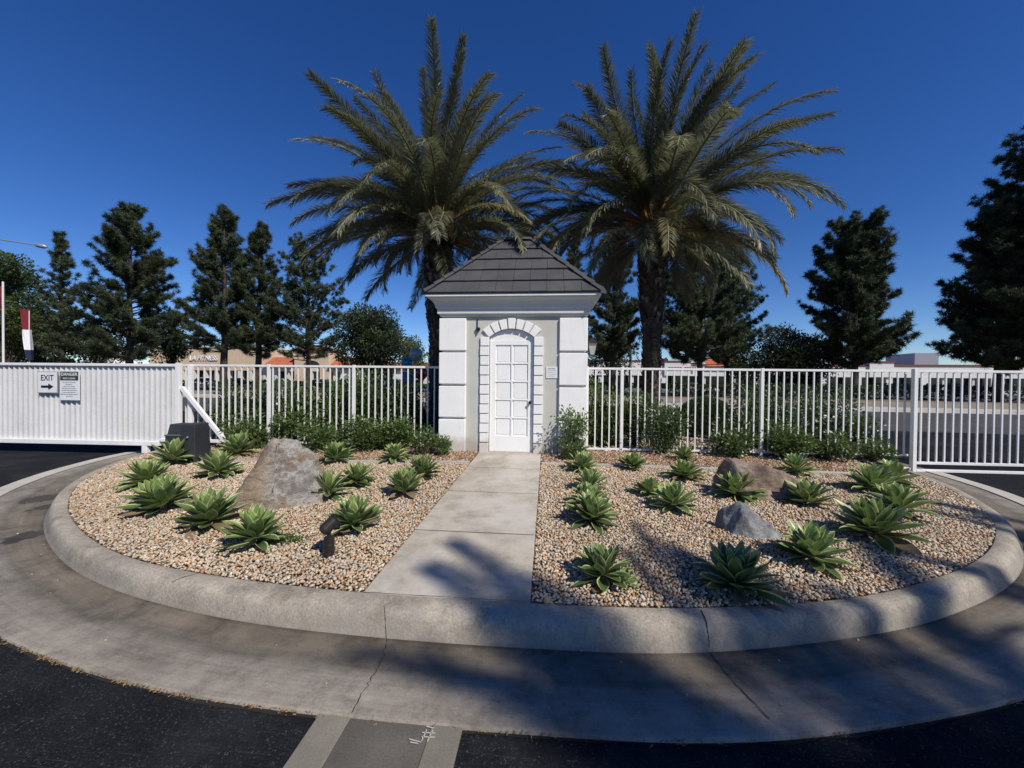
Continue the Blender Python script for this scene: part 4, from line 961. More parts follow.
# ------------------------------------------------------------------ palms
def frond_mesh(seed,L_,el,droop,mat2,yellow=False,dead=False):
    rs=np.random.RandomState(seed); ns=26; pts=[];e=el; x=z=0; dirs=[]
    for s in range(ns+1):
        pts.append((x,0,z)); dirs.append(e); t=s/ns; st_=L_/ns; x+=math.cos(e)*st_; z+=math.sin(e)*st_; e-=droop/ns*(.35+1.3*t)
    pts=np.array(pts); dirs=np.array(dirs)
    b=MB(); rr_=[.038*(1-.85*(i/ns)**.8)+.004 for i in range(ns+1)]
    b.mi=1; b.tube([tuple(p) for p in pts[:6]],rr_[:6],6,cap=False); b.mi=2; b.tube([tuple(p) for p in pts[5:]],rr_[5:],5)
    V=np.array(b.v); Fl=[list(f) for f in b.f if len(f)==4]; mi=[m_ for f,m_ in zip(b.f,b.m) if len(f)==4]; tint=[.5]*len(V)
    VV=[V]; off=len(V); FF=[np.array(Fl)]; MI=[np.array(mi)]
    nl=int(L_*48); lv=[];lf=[]
    k0=.17 
    for i in range(nl):
        t=k0+(1-k0)*(i+.5)/nl; s=t*ns; a=min(int(s),ns-1); p=pts[a]+(pts[a+1]-pts[a])*(s-a); e=dirs[a]
        tx=np.array([math.cos(e),0,math.sin(e)]); nn=np.array([-math.sin(e),0,math.cos(e)])
        prof=(min(1,(t-k0)/.18)*.55+.45) if t<.28+k0 else 1-.62*((t-.28-k0)/(1-.28-k0))**1.6
        ll=.54*prof*rs.uniform(.85,1.12); 
        for sd in (-1,1):
            fwd=.9+.6*t+rs.uniform(-.22,.22); out=1.; vup=.36-.15*t+rs.uniform(-.42,.42)
            d=tx*fwd+np.array([0,sd*out,0])+nn*vup; d/=np.linalg.norm(d)
            wv=np.cross(d,np.array([0,0,1.])+RN.normal(0,.3,3)); wv/=np.linalg.norm(wv); w_=.0098*rs.uniform(.8,1.2)
            g=np.array([0,0,-1])*ll*rs.uniform(.14,.38)*(1+ (1.6 if dead else 0)); m1=p+d*ll*.5+g*.25; tip=p+d*ll+g
            q=off+len(lv); lv+=[p-wv*w_*.6,p+wv*w_*.6,m1+wv*w_,m1-wv*w_,tip]; 
            lf+=[(q,q+1,q+2,q+3),(q+3,q+2,q+4,q+4)]; ti=rs.uniform(0,1)*.55+.3*t+(.15 if rs.rand()<.1 else 0); tint+=[ti*.7,ti*.7,ti,ti,min(1,ti+.15)]
    VV=np.concatenate([V,np.array(lv)])
    # tips as thin quads (split the doubled vertex)
    lf2=[];extra=[]
    for f in lf:
        if f[2]==f[3]:
            n_=len(VV)+len(extra); t_=VV[f[2]]; extra.append(t_+np.array([.003,.002,0])); tint.append(tint[f[2]]); lf2.append((f[0],f[1],n_,f[2]))
        else: lf2.append(f)
    VV=np.concatenate([VV,np.array(extra)]); FFa=np.concatenate([np.array(Fl),np.array(lf2)]); mi=np.concatenate([np.array(mi),np.zeros(len(lf2),int)])
    FDATA[(seed)]=(VV,FFa,mi,np.array(tint))
    return np_mesh('frond',VV,FFa,[mat2,M['rachis_o'],M['rachis']],np.array(tint),False,mi)
FR=[]
FDATA={}
for i,(el,dr,L_) in enumerate([(78,24,4.15),(65,38,4.75),(54,52,4.85),(44,66,4.9),(34,76,4.85),(24,80,4.6),(12,76,4.2),(-3,60,3.7),(-22,44,3.1)]):
    FR.append([frond_mesh(100+i*2+k,L_*(1 if k==0 else .9),rad(el+(k*4)),rad(dr*(1 if k==0 else 1.3)),M['frond']) for k in range(2)])
FRY=[frond_mesh(300,4.2,rad(22),rad(80),M['frond_y']),frond_mesh(301,3.8,rad(0),rad(72),M['frond_y']),frond_mesh(302,1.7,rad(35),rad(150),M['frond_y'],dead=True)]
def palm_trunk(h,rb,rt):
    rs=random.Random(3); b=MB(); n=26
    def rr_(t): return rb*(1.25-.25*min(1,t*8)) if t<.12 else rb+(rt-rb)*float(smooth(.5,.85,np.array(t)))
    zs=np.linspace(-.15,h+.25,n); b.tube([(0,0,z) for z in zs],[rr_(max(0,z/h))*.92 for z in zs],18)
    N=int(h*95)
    for i in range(N):
        z=h*(i+.5)/N+rs.uniform(-.03,.03); t=min(1,max(0,z/h)); az=i*2.39996+rs.uniform(-.25,.25); r_=rr_(t); big=float(smooth(.48,.62,np.array(t)))
        w_=(.06+.035*big)*rs.uniform(.6,1.3); l=(.05+.10*big)*rs.uniform(.8,1.2); out=(.02+.065*big)*rs.uniform(.7,1.3); hh=.055+.07*big
        ca,sa=math.cos(az),math.sin(az)
        def Q(rad2,v,zz): return (ca*rad2-sa*v,sa*rad2+ca*v,zz)
        b.mi=0; vs=[Q(r_*.9,-w_,z-hh),Q(r_*.9,w_,z-hh),Q(r_*.9,0,z-hh*2.1),Q(r_+out,-w_*.75,z+l*.6),Q(r_+out,w_*.75,z+l*.6),Q(r_+out*.6,0,z-hh*.5),Q(r_*.9,0,z+l)]
        b.add(vs,[(0,2,5,3),(2,1,4,5)])
        b.mi=1 if rs.random()<.06+.32*big else 0
        b.add([Q(r_+out,-w_*.75,z+l*.6),Q(r_+out*.6,0,z-hh*.5),Q(r_+out,w_*.75,z+l*.6),Q(r_*.88,0,z+l*1.25)],[(0,1,2,3)])
    return b
def make_palm(loc,h,label,seed,scale=1.,nf=99,group='date palms',rz=0.,extra=0):
    rs=random.Random(seed); t=empty('date_palm',loc,rz,label,'palm tree',group)
    palm_trunk(h,.27,.34).build('trunk',[M['palmtrunk'],M['boot']],t,fix=False)
    for i in range(nf):
        f=(i+.5)/nf; az=i*2.39996+rs.uniform(-.15,.15)
        cls=min(8,int(f*8.1)) if True else 0
        k=rs.randint(0,1); me=FR[cls][k]
        if cls>=3 and rs.random()<.15: me=FRY[rs.randint(0,1)]
        if cls==7 and rs.random()<.35: me=FRY[2]
        o=link('frond',me,t,(math.cos(az)*.06*cls*.6,math.sin(az)*.06*cls*.6,h+.28-.05*cls),az)
        s=scale*rs.uniform(.90,1.06); o.scale=(s,s*rs.uniform(.9,1.1),s); o.rotation_euler=(rs.uniform(-.45,.45),rs.uniform(-.12,.12),az+rs.uniform(-.1,.1))
    if extra:
        VS=[];FS=[];MS=[];TS=[];off=0
        for i in range(extra):
            cls=min(8,int((i+.5)/extra*8.3)); az=i*2.39996+1.3+rs.uniform(-.3,.3); D_=FDATA[100+cls*2+rs.randint(0,1)]
            m4=np.array(Matrix.LocRotScale(Vector((0,0,h+.24-.05*cls)),Matrix.Rotation(az,3,'Z')@Matrix.Rotation(rs.uniform(-.14,.14),3,'Y')@Matrix.Rotation(rs.uniform(-.5,.5),3,'X'),Vector((1,1,1))*scale*rs.uniform(.86,1.04)))
            VS.append(D_[0]@m4[:3,:3].T+m4[:3,3]); FS.append(D_[1]+off); MS.append(D_[2]); TS.append(D_[3]*.9); off+=len(D_[0])
        tag(link('frond',np_mesh('frond',np.concatenate(VS),np.concatenate(FS),[M['frond'],M['rachis_o'],M['rachis']],np.concatenate(TS),False,np.concatenate(MS)),t),kind='stuff')
    b=MB()
    for i in range(22):
        az=rs.uniform(0,6.28); el=rad(rs.uniform(25,75)); l=rs.uniform(.5,1.1); d=Vector((math.cos(az)*math.cos(el),math.sin(az)*math.cos(el),math.sin(el)))
        p0=Vector((0,0,h+.1)); p1=p0+d*l; b.tube([p0,p0+d*l*.6,p1+Vector((0,0,-.12*l))],[.03,.02,.006],5)
        for k in range(10):
            q=p1+Vector((rs.uniform(-.15,.15),rs.uniform(-.15,.15),rs.uniform(-.35,.0))); b.tube([p1-d*.1,q],[.006,.003],3,cap=False)
    b.build('fruit_stalk',M['rachis_o'],t,fix=False)
    return t
pl=atd(438,384,11.3); pr=atd(651,384,11.3)
PH=lambda px,py,D,z: atd(px,py,D)[2]-z
zL=float(bedz(pl[0],pl[1])); make_palm((pl[0],pl[1],zL),PH(438,238,11.3,zL),'tall date palm behind the left side of the guardhouse roof',21,.90,rz=.1,extra=34)
zR=float(bedz(pr[0],pr[1])); make_palm((pr[0],pr[1],zR),PH(651,232,11.3,zR),'tall date palm right of the guardhouse with its whole trunk in view behind the fence',22,1.0,rz=2.5,extra=32)
# date palms behind the photographer: their shadows fall across the gutter and the front of the bed
make_palm((10.3,-14.2,0),8.2,'tall date palm standing behind the camera position on the right',23,1.0,80,rz=.9,extra=22)
make_palm((15.6,-13.6,0),8.6,'second tall date palm behind the camera position, farther right',24,1.0,80,rz=1.5,extra=16)
make_palm((10.8,-19.4,0),8.4,'date palm directly behind the camera position',25,1.0,70,rz=2.7)

# ------------------------------------------------------------------ background trees
def pine_meshes(seed,h,w,dens=1.,base=.14,tuft=.42,top=.0,shape=1.):
    rs=np.random.RandomState(seed); b=MB(); zs=np.linspace(0,h,12); lean=rs.uniform(-.02,.02)*h
    cxy=lambda z: np.array([lean*(z/h)**2+math.sin(z*.9+seed)*.08,0])
    b.tube([(cxy(z)[0],0,z-.1 if z==0 else z) for z in zs],[.24*(1-.9*z/h)*h/13+.02 for z in zs],8)
    P=[];TI=[]; z=h*base; 
    while z<h*.985:
        t=(z-h*base)/(h*(1-base)); 
        prof=min(1.,t/.10+.55)*(1-t)**(.62*shape)+.05
        nb=rs.randint(4,7)
        for k in range(nb):
            az=rs.uniform(0,2*PI); l=w/2*prof*rs.uniform(.45,1.15); e=rad(rs.uniform(-5,18)+35*t); c0=cxy(z); p0=np.array([c0[0],0,z]); zc=z+rs.uniform(-.3,.3); p0[2]=zc
            d=np.array([math.cos(az)*math.cos(e),math.sin(az)*math.cos(e),math.sin(e)]); curve=np.array([0,0,.22*l])
            mid=p0+d*l*.55; tip=p0+d*l+curve
            b.tube([tuple(p0),tuple(mid),tuple(tip)],[.05*(1-t)+.02,.03*(1-t)+.012,.008],4,cap=False)
            nt=max(3,int(l*2.6*dens)); cl=rs.uniform(-.22,.22)
            for j in range(nt):
                s=rs.uniform(.30,1.05)**.8; q=p0+d*l*s+curve*s*s+rs.normal(0,.15*(.5+l*.12),3); P.append(q); TI.append(cl)
        z+=h*.026/dens**.5*rs.uniform(.7,1.3)
    P=np.array(P); TI=np.array(TI); m=64; n=len(P)
    d=rs.normal(size=(n,m,3)); d[...,2]+=.35; d/=np.linalg.norm(d,axis=2)[...,None]
    L_=tuft*rs.uniform(.8,1.25,(n,1,1))*.8*rs.uniform(.45,1.2,(n,m))[...,None]; q=np.cross(d,rs.normal(size=(n,m,3))); q/=np.linalg.norm(q,axis=2)[...,None]; w_=.018+.014*rs.rand(n,m)[...,None]
    B=P[:,None,:]+d*L_*.12+rs.normal(0,.06,(n,m,3))
    V=np.stack([B-q*w_,B+q*w_,B+d*L_],2).reshape(-1,3); Fa=np.arange(len(V)).reshape(-1,3)
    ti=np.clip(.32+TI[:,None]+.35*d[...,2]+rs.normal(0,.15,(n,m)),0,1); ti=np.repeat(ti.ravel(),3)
    return b,np_mesh('crown',V,Fa,M['pine'],ti)
def broad_meshes(seed,h,w,trunk_h,n=9000,ls=.24,mat='broad',lobes=26,flat=1.):
    rs=np.random.RandomState(seed); b=MB(); b.tube([(0,0,-.1),(.05,0,trunk_h),(0,.05,h*.6)],[.22,.17,.08],8)
    cs=[]
    for i in range(lobes):
        d=rs.normal(size=3); d/=np.linalg.norm(d); q=rs.uniform(.35,.8)
        c=np.array([d[0]*w/2*q,d[1]*w/2*q,(h+trunk_h)/2*1.02+d[2]*(h-trunk_h)/2*q*flat]); cs.append((*c,rs.uniform(.15,.27)*w*.85)); b.tube([(0,0,trunk_h*.9),tuple(c*np.array([.5,.5,.85])),tuple(c)],[.07,.045,.02],4,cap=False)
    cs=np.array(cs); k=rs.randint(0,lobes,n); d=rs.normal(size=(n,3)); d/=np.linalg.norm(d,axis=1)[:,None]
    P=cs[k,:3]+d*(cs[k,3]*(rs.uniform(0,1,n)**.25)*rs.normal(1,.08,n))[:,None]
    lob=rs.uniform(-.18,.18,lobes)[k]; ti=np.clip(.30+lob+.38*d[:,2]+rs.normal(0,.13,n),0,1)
    V,Fa,t=leaves(P,ls,None,.6,ti,dirs=d); return b,np_mesh('crown',V,Fa,M[mat],t)
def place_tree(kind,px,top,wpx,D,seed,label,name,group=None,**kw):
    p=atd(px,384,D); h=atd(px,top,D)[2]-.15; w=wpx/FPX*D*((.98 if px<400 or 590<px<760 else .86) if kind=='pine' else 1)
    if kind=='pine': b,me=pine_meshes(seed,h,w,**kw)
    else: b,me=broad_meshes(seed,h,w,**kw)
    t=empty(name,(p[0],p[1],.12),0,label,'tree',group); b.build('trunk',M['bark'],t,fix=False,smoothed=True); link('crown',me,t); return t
GP='trees across the street'
pt=lambda *a,**k: place_tree('pine',*a,name='pine_tree',group=GP,**k)
pt(62,236,50,44,1,'slim open pine tree right of the leftmost broad tree',dens=1.1,base=.2)
pt(130,208,100,42,2,'tall full pine tree behind the corrugated gate signs',dens=1.9,base=.17,tuft=.5)
pt(224,209,78,43,3,'tallest pine of the close pair left of the left palm',dens=1.75,base=.22,tuft=.5)
pt(258,226,58,45,4,'slimmer right pine of the close pair left of the left palm',dens=1.7,base=.22,tuft=.5)
pt(308,251,84,43,5,'sparse see-through pine tree just under the left palm fronds',dens=1.15,base=.24,shape=.55)
pt(612,240,66,44,6,'sparse pine tree between guardhouse roof and right palm trunk',dens=1.6,base=.22,shape=.6)
pt(700,228,112,42,7,'broad dense pine tree behind the right palm fronds',dens=2.2,base=.2,shape=.55,tuft=.5)
pt(727,262,70,47,8,'shorter pine tree tucked behind the right side of the broad dense pine',dens=1.1,base=.25,shape=.6)
pt(855,231,100,40,9,'rounded bushy pine tree standing alone on the right',dens=2.3,base=.2,shape=.42,tuft=.5)
pt(998,208,100,36,10,'large dark pine tree at the right edge, lower one in front',dens=2.3,base=.17,shape=.6,tuft=.5)
pt(1056,112,160,34,11,'towering pine tree cut by the right edge of the photo',dens=2.0,base=.15,shape=.7,tuft=.5)
pt(574,232,50,46,12,'pine tree mostly hidden behind the guardhouse roof, between the palms',dens=1.1,base=.2)
bt=lambda *a,**k: place_tree('broad',*a,name='broadleaf_tree',group=GP,**k)
bt(8,246,80,46,21,'bright green broad tree at the left edge behind the flags',mat='brightleaf',trunk_h=2.,n=18000,ls=.3)
bt(40,300,70,52,22,'dark broad tree behind the second flag',trunk_h=1.5,n=14000,ls=.28)
bt(95,318,60,54,27,'dark low tree filling the gap left of the tall full pine',trunk_h=1.5,n=6000,ls=.28)
bt(172,318,40,50,23,'small green tree in the gap left of the tallest pine pair',trunk_h=2.5,n=4500,ls=.28,mat='broad')
bt(372,306,76,40,24,'rounded glossy dark tree between the sparse pine and the left palm',trunk_h=1.4,n=24000,ls=.24,lobes=40)
bt(412,334,44,60,25,'small lighter tree behind the balloons',trunk_h=1.5,n=4000,ls=.32,mat='brightleaf')
bt(787,332,92,44,26,'wide low dark tree left of the lone bushy pine',trunk_h=1.0,n=24000,ls=.24,lobes=44)
bt(610,322,50,56,28,'dark tree low behind the right side of the guardhouse',trunk_h=1.5,n=5000,ls=.3)
bt(740,345,40,58,29,'small dark tree in the gap right of the broad dense pine',trunk_h=1.5,n=3500,ls=.3)
# hedges across the street
def hedge(u0,u1,v,h,d,label,n,mat='broad'):
    rs=np.random.RandomState(int(abs(u0)*7)+3); L_=u1-u0; P=np.stack([rs.uniform(0,L_,n),rs.uniform(-d/2,d/2,n),h*(1-rs.uniform(0,1,n)**2)],1); P[:,2]*=1+.08*np.sin(P[:,0]*1.3)+.05*np.sin(P[:,0]*3.1)
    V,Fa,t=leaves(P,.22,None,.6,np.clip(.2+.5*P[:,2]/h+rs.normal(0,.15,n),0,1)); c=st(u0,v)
    o=link('hedge',np_mesh('hedge',V,Fa,M[mat],t),None,(c[0],c[1],.1),SA); tag(o,label,'hedge','hedges across the street')
hedge(-36,-9.5,44,1.0,1.2,'low green hedge across the street in front of the tan building',9000,'mound')
hedge(-75,-38,44,1.1,1.2,'low hedge across the street behind the corrugated gate',5000,'mound')
hedge(9,28,43,1.35,1.4,'dark hedge across the street behind the clipped bush',8000)
hedge(29,80,44.5,1.45,1.4,'long dark hedge across the street at the far right',14000)

# ------------------------------------------------------------------ buildings
def bld_root(name,u,v,label): c=st(u,v); return empty(name,(c[0],c[1],0),SA,label,'building')
def zz(px,py,D): return float(atd(px,py,D)[2])
def upx(px,v): # u coordinate at street depth v seen at pixel column px
    d=ray(px,384)[:2]; A=np.array([[su[0],-d[0]],[su[1],-d[1]]]); r_=np.linalg.solve(A,-sv*v); return float(r_[0])
V1=88
# tan gym building
ua,ub=upx(150,V1),upx(262,V1); g1=bld_root('gym_building',(ua+ub)/2,V1,'tan stucco gym building with white LA FITNESS letters and dark shop windows'); hw=(ub-ua)/2
MB().box(-hw,hw,0,25,3.4,9.3).build('wall',M['tan'],g1); 
MB().box(-hw,hw,1.5,24,0,3.4).build('window_band',M['dark_glass'],g1)
for i in range(11): 
    x=-hw+i*2*hw/10; MB().box(x-.35,x+.35,.05,1.5,0,3.4).build('pillar',M['cream'],g1)
MB().box(-hw-.2,hw+.2,-.2,25,9.3,9.6).build('parapet',M['cream'],g1)
t_=textmesh('LA FITNESS',1.75,M['signwhite'],g1,((upx(204,V1)-(ua+ub)/2),-.2,6.55),name='lettering',extr=.08,sx=1.02,bold=.03,shear=.12)
# cream shops with clay roofs and an arched tower
ua,ub=upx(262,V1),upx(440,V1); g2=bld_root('shop_building',(ua+ub)/2,V1,'cream shopping centre with clay tile roofs and an arched tower left of the guardhouse'); hw=(ub-ua)/2; u0=(ua+ub)/2
MB().box(-hw+.01,hw,0,20,3.3,4.2).build('wall',M['cream'],g2); MB().box(-hw+.01,hw,1.5,19,0,3.3).build('window_band',M['dark_glass'],g2)
for i in range(15):
    x=-hw+.4+i*(2*hw-.8)/14; MB().box(x-.5,x+.5,.05,1.5,0,3.3).build('pillar',M['cream'],g2)
def roofpart(a,c,z0,z1,par): MB().add([(a,-1.2,z0),(c,-1.2,z0),(c-.5,2.6,z1),(a+.5,2.6,z1),(a,6,z0),(c,6,z0)],[(0,1,2,3),(3,2,5,4),(0,3,4),(1,5,2)]).build('roof',M['redtile'],par)
roofpart(upx(264,V1)-u0,upx(292,V1)-u0,4.21,7.0,g2); roofpart(upx(330,V1)-u0,upx(362,V1)-u0,4.21,7.0,g2); roofpart(upx(365,V1)-u0,upx(436,V1)-u0,4.21,5.6,g2)
ta,tb=upx(296,V1)-u0,upx(330,V1)-u0; tw=empty('tower',(0,0,0)); tw.parent=g2; tm=(ta+tb)/2
aw=(tb-ta)*.25; 
b=MB(); b.box(ta,tm-aw,-.6,6,0,8.6); b.box(tm+aw,tb,-.6,6,0,8.6)
arcp=[(tm-aw,8.6),(tm-aw,4.6)]+[(tm-aw*math.cos(a),4.6+aw*.6*math.sin(a)) for a in np.linspace(0,PI,9)][1:-1]+[(tm+aw,4.6),(tm+aw,8.6)]
b.prism(arcp,-.6,6); b.build('tower_wall',M['tan'],tw)
MB().box(tm-aw,tm+aw,.5,1,0,6).build('arch_glazing',M['dark_glass'],tw)
MB().add([(ta-.6,-1.2,8.62),(tb+.6,-1.2,8.62),(tb+.6,6.6,8.62),(ta-.6,6.6,8.62),(tm,2.7,10.1)],[(0,1,4),(1,2,4),(2,3,4),(3,0,4),(3,2,1,0)]).build('tower_roof',M['redtile'],tw)
for px in (345,362,382,398,420):
    x=upx(px,V1)-u0; MB().box(x-1.2,x+1.2,-.3,-.1,1.5,3.6).build('shop_sign',M['farwhite'],g2)
# low white strip mall on the right
V2=90; ua,ub=upx(575,V2),upx(1250,V2); g3=bld_root('strip_mall',(ua+ub)/2,V2,'long low white strip mall with maroon roof trim behind the right fence'); hw=(ub-ua)/2; u0=(ua+ub)/2
MB().box(-hw,hw,0,25,2.9,5.15).build('fascia',M['farwhite'],g3); MB().box(-hw,hw,-.15,25,5.15,5.5).build('roof_trim',M['redtrim'],g3)
MB().box(-hw+.1,hw-.1,2.6,24,0,2.9).build('shopfront',M['dark_glass'],g3)
for px in (601,631,663,757,791,823,858,889,925,994): 
    x=upx(px,V2)-u0; MB().box(x-.55,x+.55,-.1,.15,1.3,2.88).build('hanging_sign',M['farwhite'],g3)
for px in range(585,1060,30):
    x=upx(px,V2)-u0; MB().box(x-.2,x+.2,.3,.7,0,2.9).build('column',M['cream'],g3)
for (pa,pb,z1) in ((596,640,6.3),(664,690,6.2),(868,892,6.15)):
    a,c=upx(pa,V2)-u0,upx(pb,V2)-u0; MB().box(a,c,-.4,8,2.95,z1-.3).build('raised_fascia',M['farwhite'],g3); MB().box(a-.15,c+.15,-.55,8,z1-.3,z1).build('roof_trim',M['redtrim'],g3)
for (pa,pb,n_) in ((668,682,5),(684,696,5),(730,752,7)):
    b=MB(); a,c=upx(pa,V2)-u0,upx(pb,V2)-u0
    for i in range(n_): x=a+(c-a)*i/n_; b.box(x,x+(c-a)/n_*.65,-.52,-.42,4.1,4.8)
    b.build('shop_lettering',M['redtrim'],g3)
a,c=upx(940,V2)-u0,upx(966,V2)-u0; MB().box(a,c,6,14,5.5,8.2).build('roof_plant',M['metalgrey'],g3)
a,c=upx(706,V2)-u0,upx(744,V2)-u0; MB().add([(a,-.8,5.0),(c,-.8,5.0),(c,4,7.1),(a,4,7.1)],[(0,1,2,3)]).build('tiled_canopy',M['redtile'],g3)
# far-off tree line along the horizon, one mass on either side
for (pa,pb,vv,hh,n_,lab) in ((-60,172,130,9.5,15000,'far-off band of trees on the horizon behind the left driveway gate'),(560,700,150,9.5,9000,'far-off band of trees on the horizon right of the guardhouse'),(830,905,150,8.3,5000,'far-off low tree line above the strip mall roof')):
    a,c=upx(pa,vv),upx(pb,vv); rs=np.random.RandomState(abs(pa)); X=rs.uniform(0,c-a,n_); top=hh*(.72+.16*np.sin(X*.21)+.12*np.sin(X*.53+1)+.06*np.sin(X*1.7))
    P=np.stack([X,rs.uniform(-3,3,n_),top*rs.uniform(0,1,n_)**.6],1); V,Fa,t=leaves(P,1.0,None,.7,np.clip(.15+.5*P[:,2]/hh+rs.normal(0,.15,n_),0,1)); q=st(a,vv)
    tag(link('distant_trees',np_mesh('distant_trees',V,Fa,M['broad'],t),None,(q[0],q[1],0),SA),lab,'tree line',kind='stuff')
# white house at far left
p=onz(92,384.5,0); g4=bld_root('white_building',upx(93,80),80,'small white gabled building glimpsed above the gate between the left trees')
MB().box(-3.2,3.2,0,8,0,4.6).build('wall',M['farwhite'],g4); MB().add([(-3.6,-.4,4.61),(3.6,-.4,4.61),(3.6,8.4,4.61),(-3.6,8.4,4.61),(0,-.4,6.8),(0,8.4,6.8)],[(0,1,4),(3,5,2),(0,4,5,3),(4,1,2,5)]).build('roof',M['farwhite'],g4)
for x in (-1.6,1.6): MB().box(x-.7,x+.7,-.06,-.01,1.2,3).build('window',M['dark_glass'],g4)

# ------------------------------------------------------------------ parked cars
def car_proto():
    t=empty('parked_car',(0,0,0))
    low=[(-2.25,.35),(-2.3,.62),(-2.2,.86),(-1.7,.93),(1.05,.93),(2.0,.82),(2.28,.66),(2.3,.38),(1.85,.28),(-1.9,.28)]
    M_=Matrix.Identity(4)
    body=MB().prism(low,-.88,.88).build('body',M['car0'],t,bevel=.06)
    cab=[(-1.75,.93),(-1.1,1.40),(.25,1.43),(1.0,.93)]
    V=[];n=4
    for y,k in ((-.84,0),(.84,0)): V+=[(x,y*(.82 if z>1 else 1),z) for x,z in cab]
    MB().add(V,[(0,1,2,3),(7,6,5,4),(0,4,5,1),(1,5,6,2),(2,6,7,3),(3,7,4,0)]).build('window',M['dark_glass'],t,bevel=.03)
    MB().add([(-1.12,-.70,1.405),(.27,-.70,1.435),(.27,.70,1.435),(-1.12,.70,1.405),(-1.0,-.6,1.46),(.15,-.6,1.48),(.15,.6,1.48),(-1.0,.6,1.46)],[(3,2,1,0),(4,5,6,7),(0,1,5,4),(1,2,6,5),(2,3,7,6),(3,0,4,7)]).build('roof',M['car0'],t,bevel=.02)
    for x in (-1.4,1.4):
        for y in (-.9,.9):
            wh=MB().tube([(x,y-.1,.32),(x,y+.1,.32)],.32,16).build('wheel',M['tyre'],t); s=-1 if y<0 else 1
            MB().tube([(x,y+s*.1,.32),(x,y+s*.112,.32)],.2,12).build('rim',M['rim'],wh)
    for y in (-.62,.62): MB().box(2.2,2.31,y-.18,y+.18,.58,.70).build('headlight',M['glass'],t,bevel=.01); MB().box(-2.31,-2.2,y-.18,y+.18,.62,.78).build('tail_light',M['redtrim'],t,bevel=.01)
    return t
cols={'car0':(.62,.62,.63),'white':(.75,.75,.75),'silver':(.42,.43,.45),'black':(.02,.02,.025),'blue':(.04,.07,.16),'red':(.25,.03,.03),'grey':(.14,.15,.16)}
for k,c in cols.items(): M[k if k=='car0' else 'car_'+k]=surf('car_paint_'+k,c,c,2,.25,10,.03,.001,0,.6)
proto=car_proto()
cars=[(205,60,'white',0,'white car parked in front of the tan gym building'),(238,64,'black',1,'black car parked under the pair of pines by the gym'),(322,60,'silver',0,'silver car parked before the arched tower'),(346,61,'white',1,'white car parked just right of the arched tower'),
 (396,62,'grey',0,'grey car parked behind the navy banner'),(284,66,'blue',1,'blue car parked before the left clay roof'),(609,60,'black',0,'black car parked nearest the guardhouse right side'),(652,58,'silver',1,'silver car parked behind the right palm trunk'),
 (700,60,'white',0,'white car parked behind the clipped bush'),(778,60,'white',1,'white car parked beneath the wide low dark tree'),(815,63,'blue',0,'blue car parked left of the lone bushy pine'),(846,58,'silver',1,'silver car parked under the lone bushy pine'),
 (905,60,'black',0,'black car parked behind the right gate post'),(960,62,'grey',1,'grey car parked left of the big right pine trunk'),(1000,56,'silver',0,'silver car parked right of the big right pine trunk')]
for i,(px,v,c,o_,lab) in enumerate(cars):
    q=st(upx(px,v),v); t=proto if i==0 else dup(proto)
    t.location=(q[0],q[1],.045); t.rotation_euler=(0,0,SA+(PI/2*(1 if i%2 else -1) if o_ else rad(6)*(i%3-1)))
    tag(t,lab,'car','cars parked across the street')
    for ch in t.children:
        if ch.name.startswith(('body','roof')):
            ch.data=ch.data.copy() if i else ch.data
            ch.data.materials[0]=M['car_'+c]

# ------------------------------------------------------------------ street lamp, light pole, flags, balloons, banner
D=30; a=atd(0,240,D); tip=atd(47,247,D)
lampb=atd(-70,384,D); t=empty('street_lamp',(lampb[0],lampb[1],0),0,'tall grey street lamp arm with a flat cobra head reaching in from the left','street lamp')
o0=Vector(t.location); top=Vector(tip)-o0; ztop=top.z
MB().tube([(0,0,0),(0,0,ztop-.6)],[.13,.08],10).build('pole',M['metalgrey'],t)
hd=Vector(atd(36,245,D))-o0; m1=Vector(atd(0,239.5,D))-o0
MB().tube([(0,0,ztop-.6),tuple(m1*.5+Vector((0,0,(ztop-.6)*.5+.2))),tuple(m1),tuple(hd)],[.06,.055,.05,.045],8).build('arm',M['metalgrey'],t)
dd=(top-hd); MB().tube([tuple(hd-dd*.05),tuple(hd+dd*.15),tuple(hd+dd*.7),tuple(top)],[.06,.17,.18,.06],10).build('lamp_head',M['metalgrey'],t,smoothed=True)
D=56; q=atd(630,384,D); t=empty('light_pole',(q[0],q[1],0),0,'thin grey parking lot light pole between guardhouse and right palm','light pole'); zt=zz(630,306,D)
MB().tube([(0,0,0),(.1,0,zt)],[.22,.14],8).build('pole',M['metalgrey'],t); MB().tube([(.1,0,zt),(.3,0,zt+.25),(.9,0,zt+.3)],[.1,.08,.08],6).build('arm',M['metalgrey'],t); MB().box(.8,1.5,-.2,.2,zt+.22,zt+.42).build('lamp_head',M['metalgrey'],t,bevel=.05)
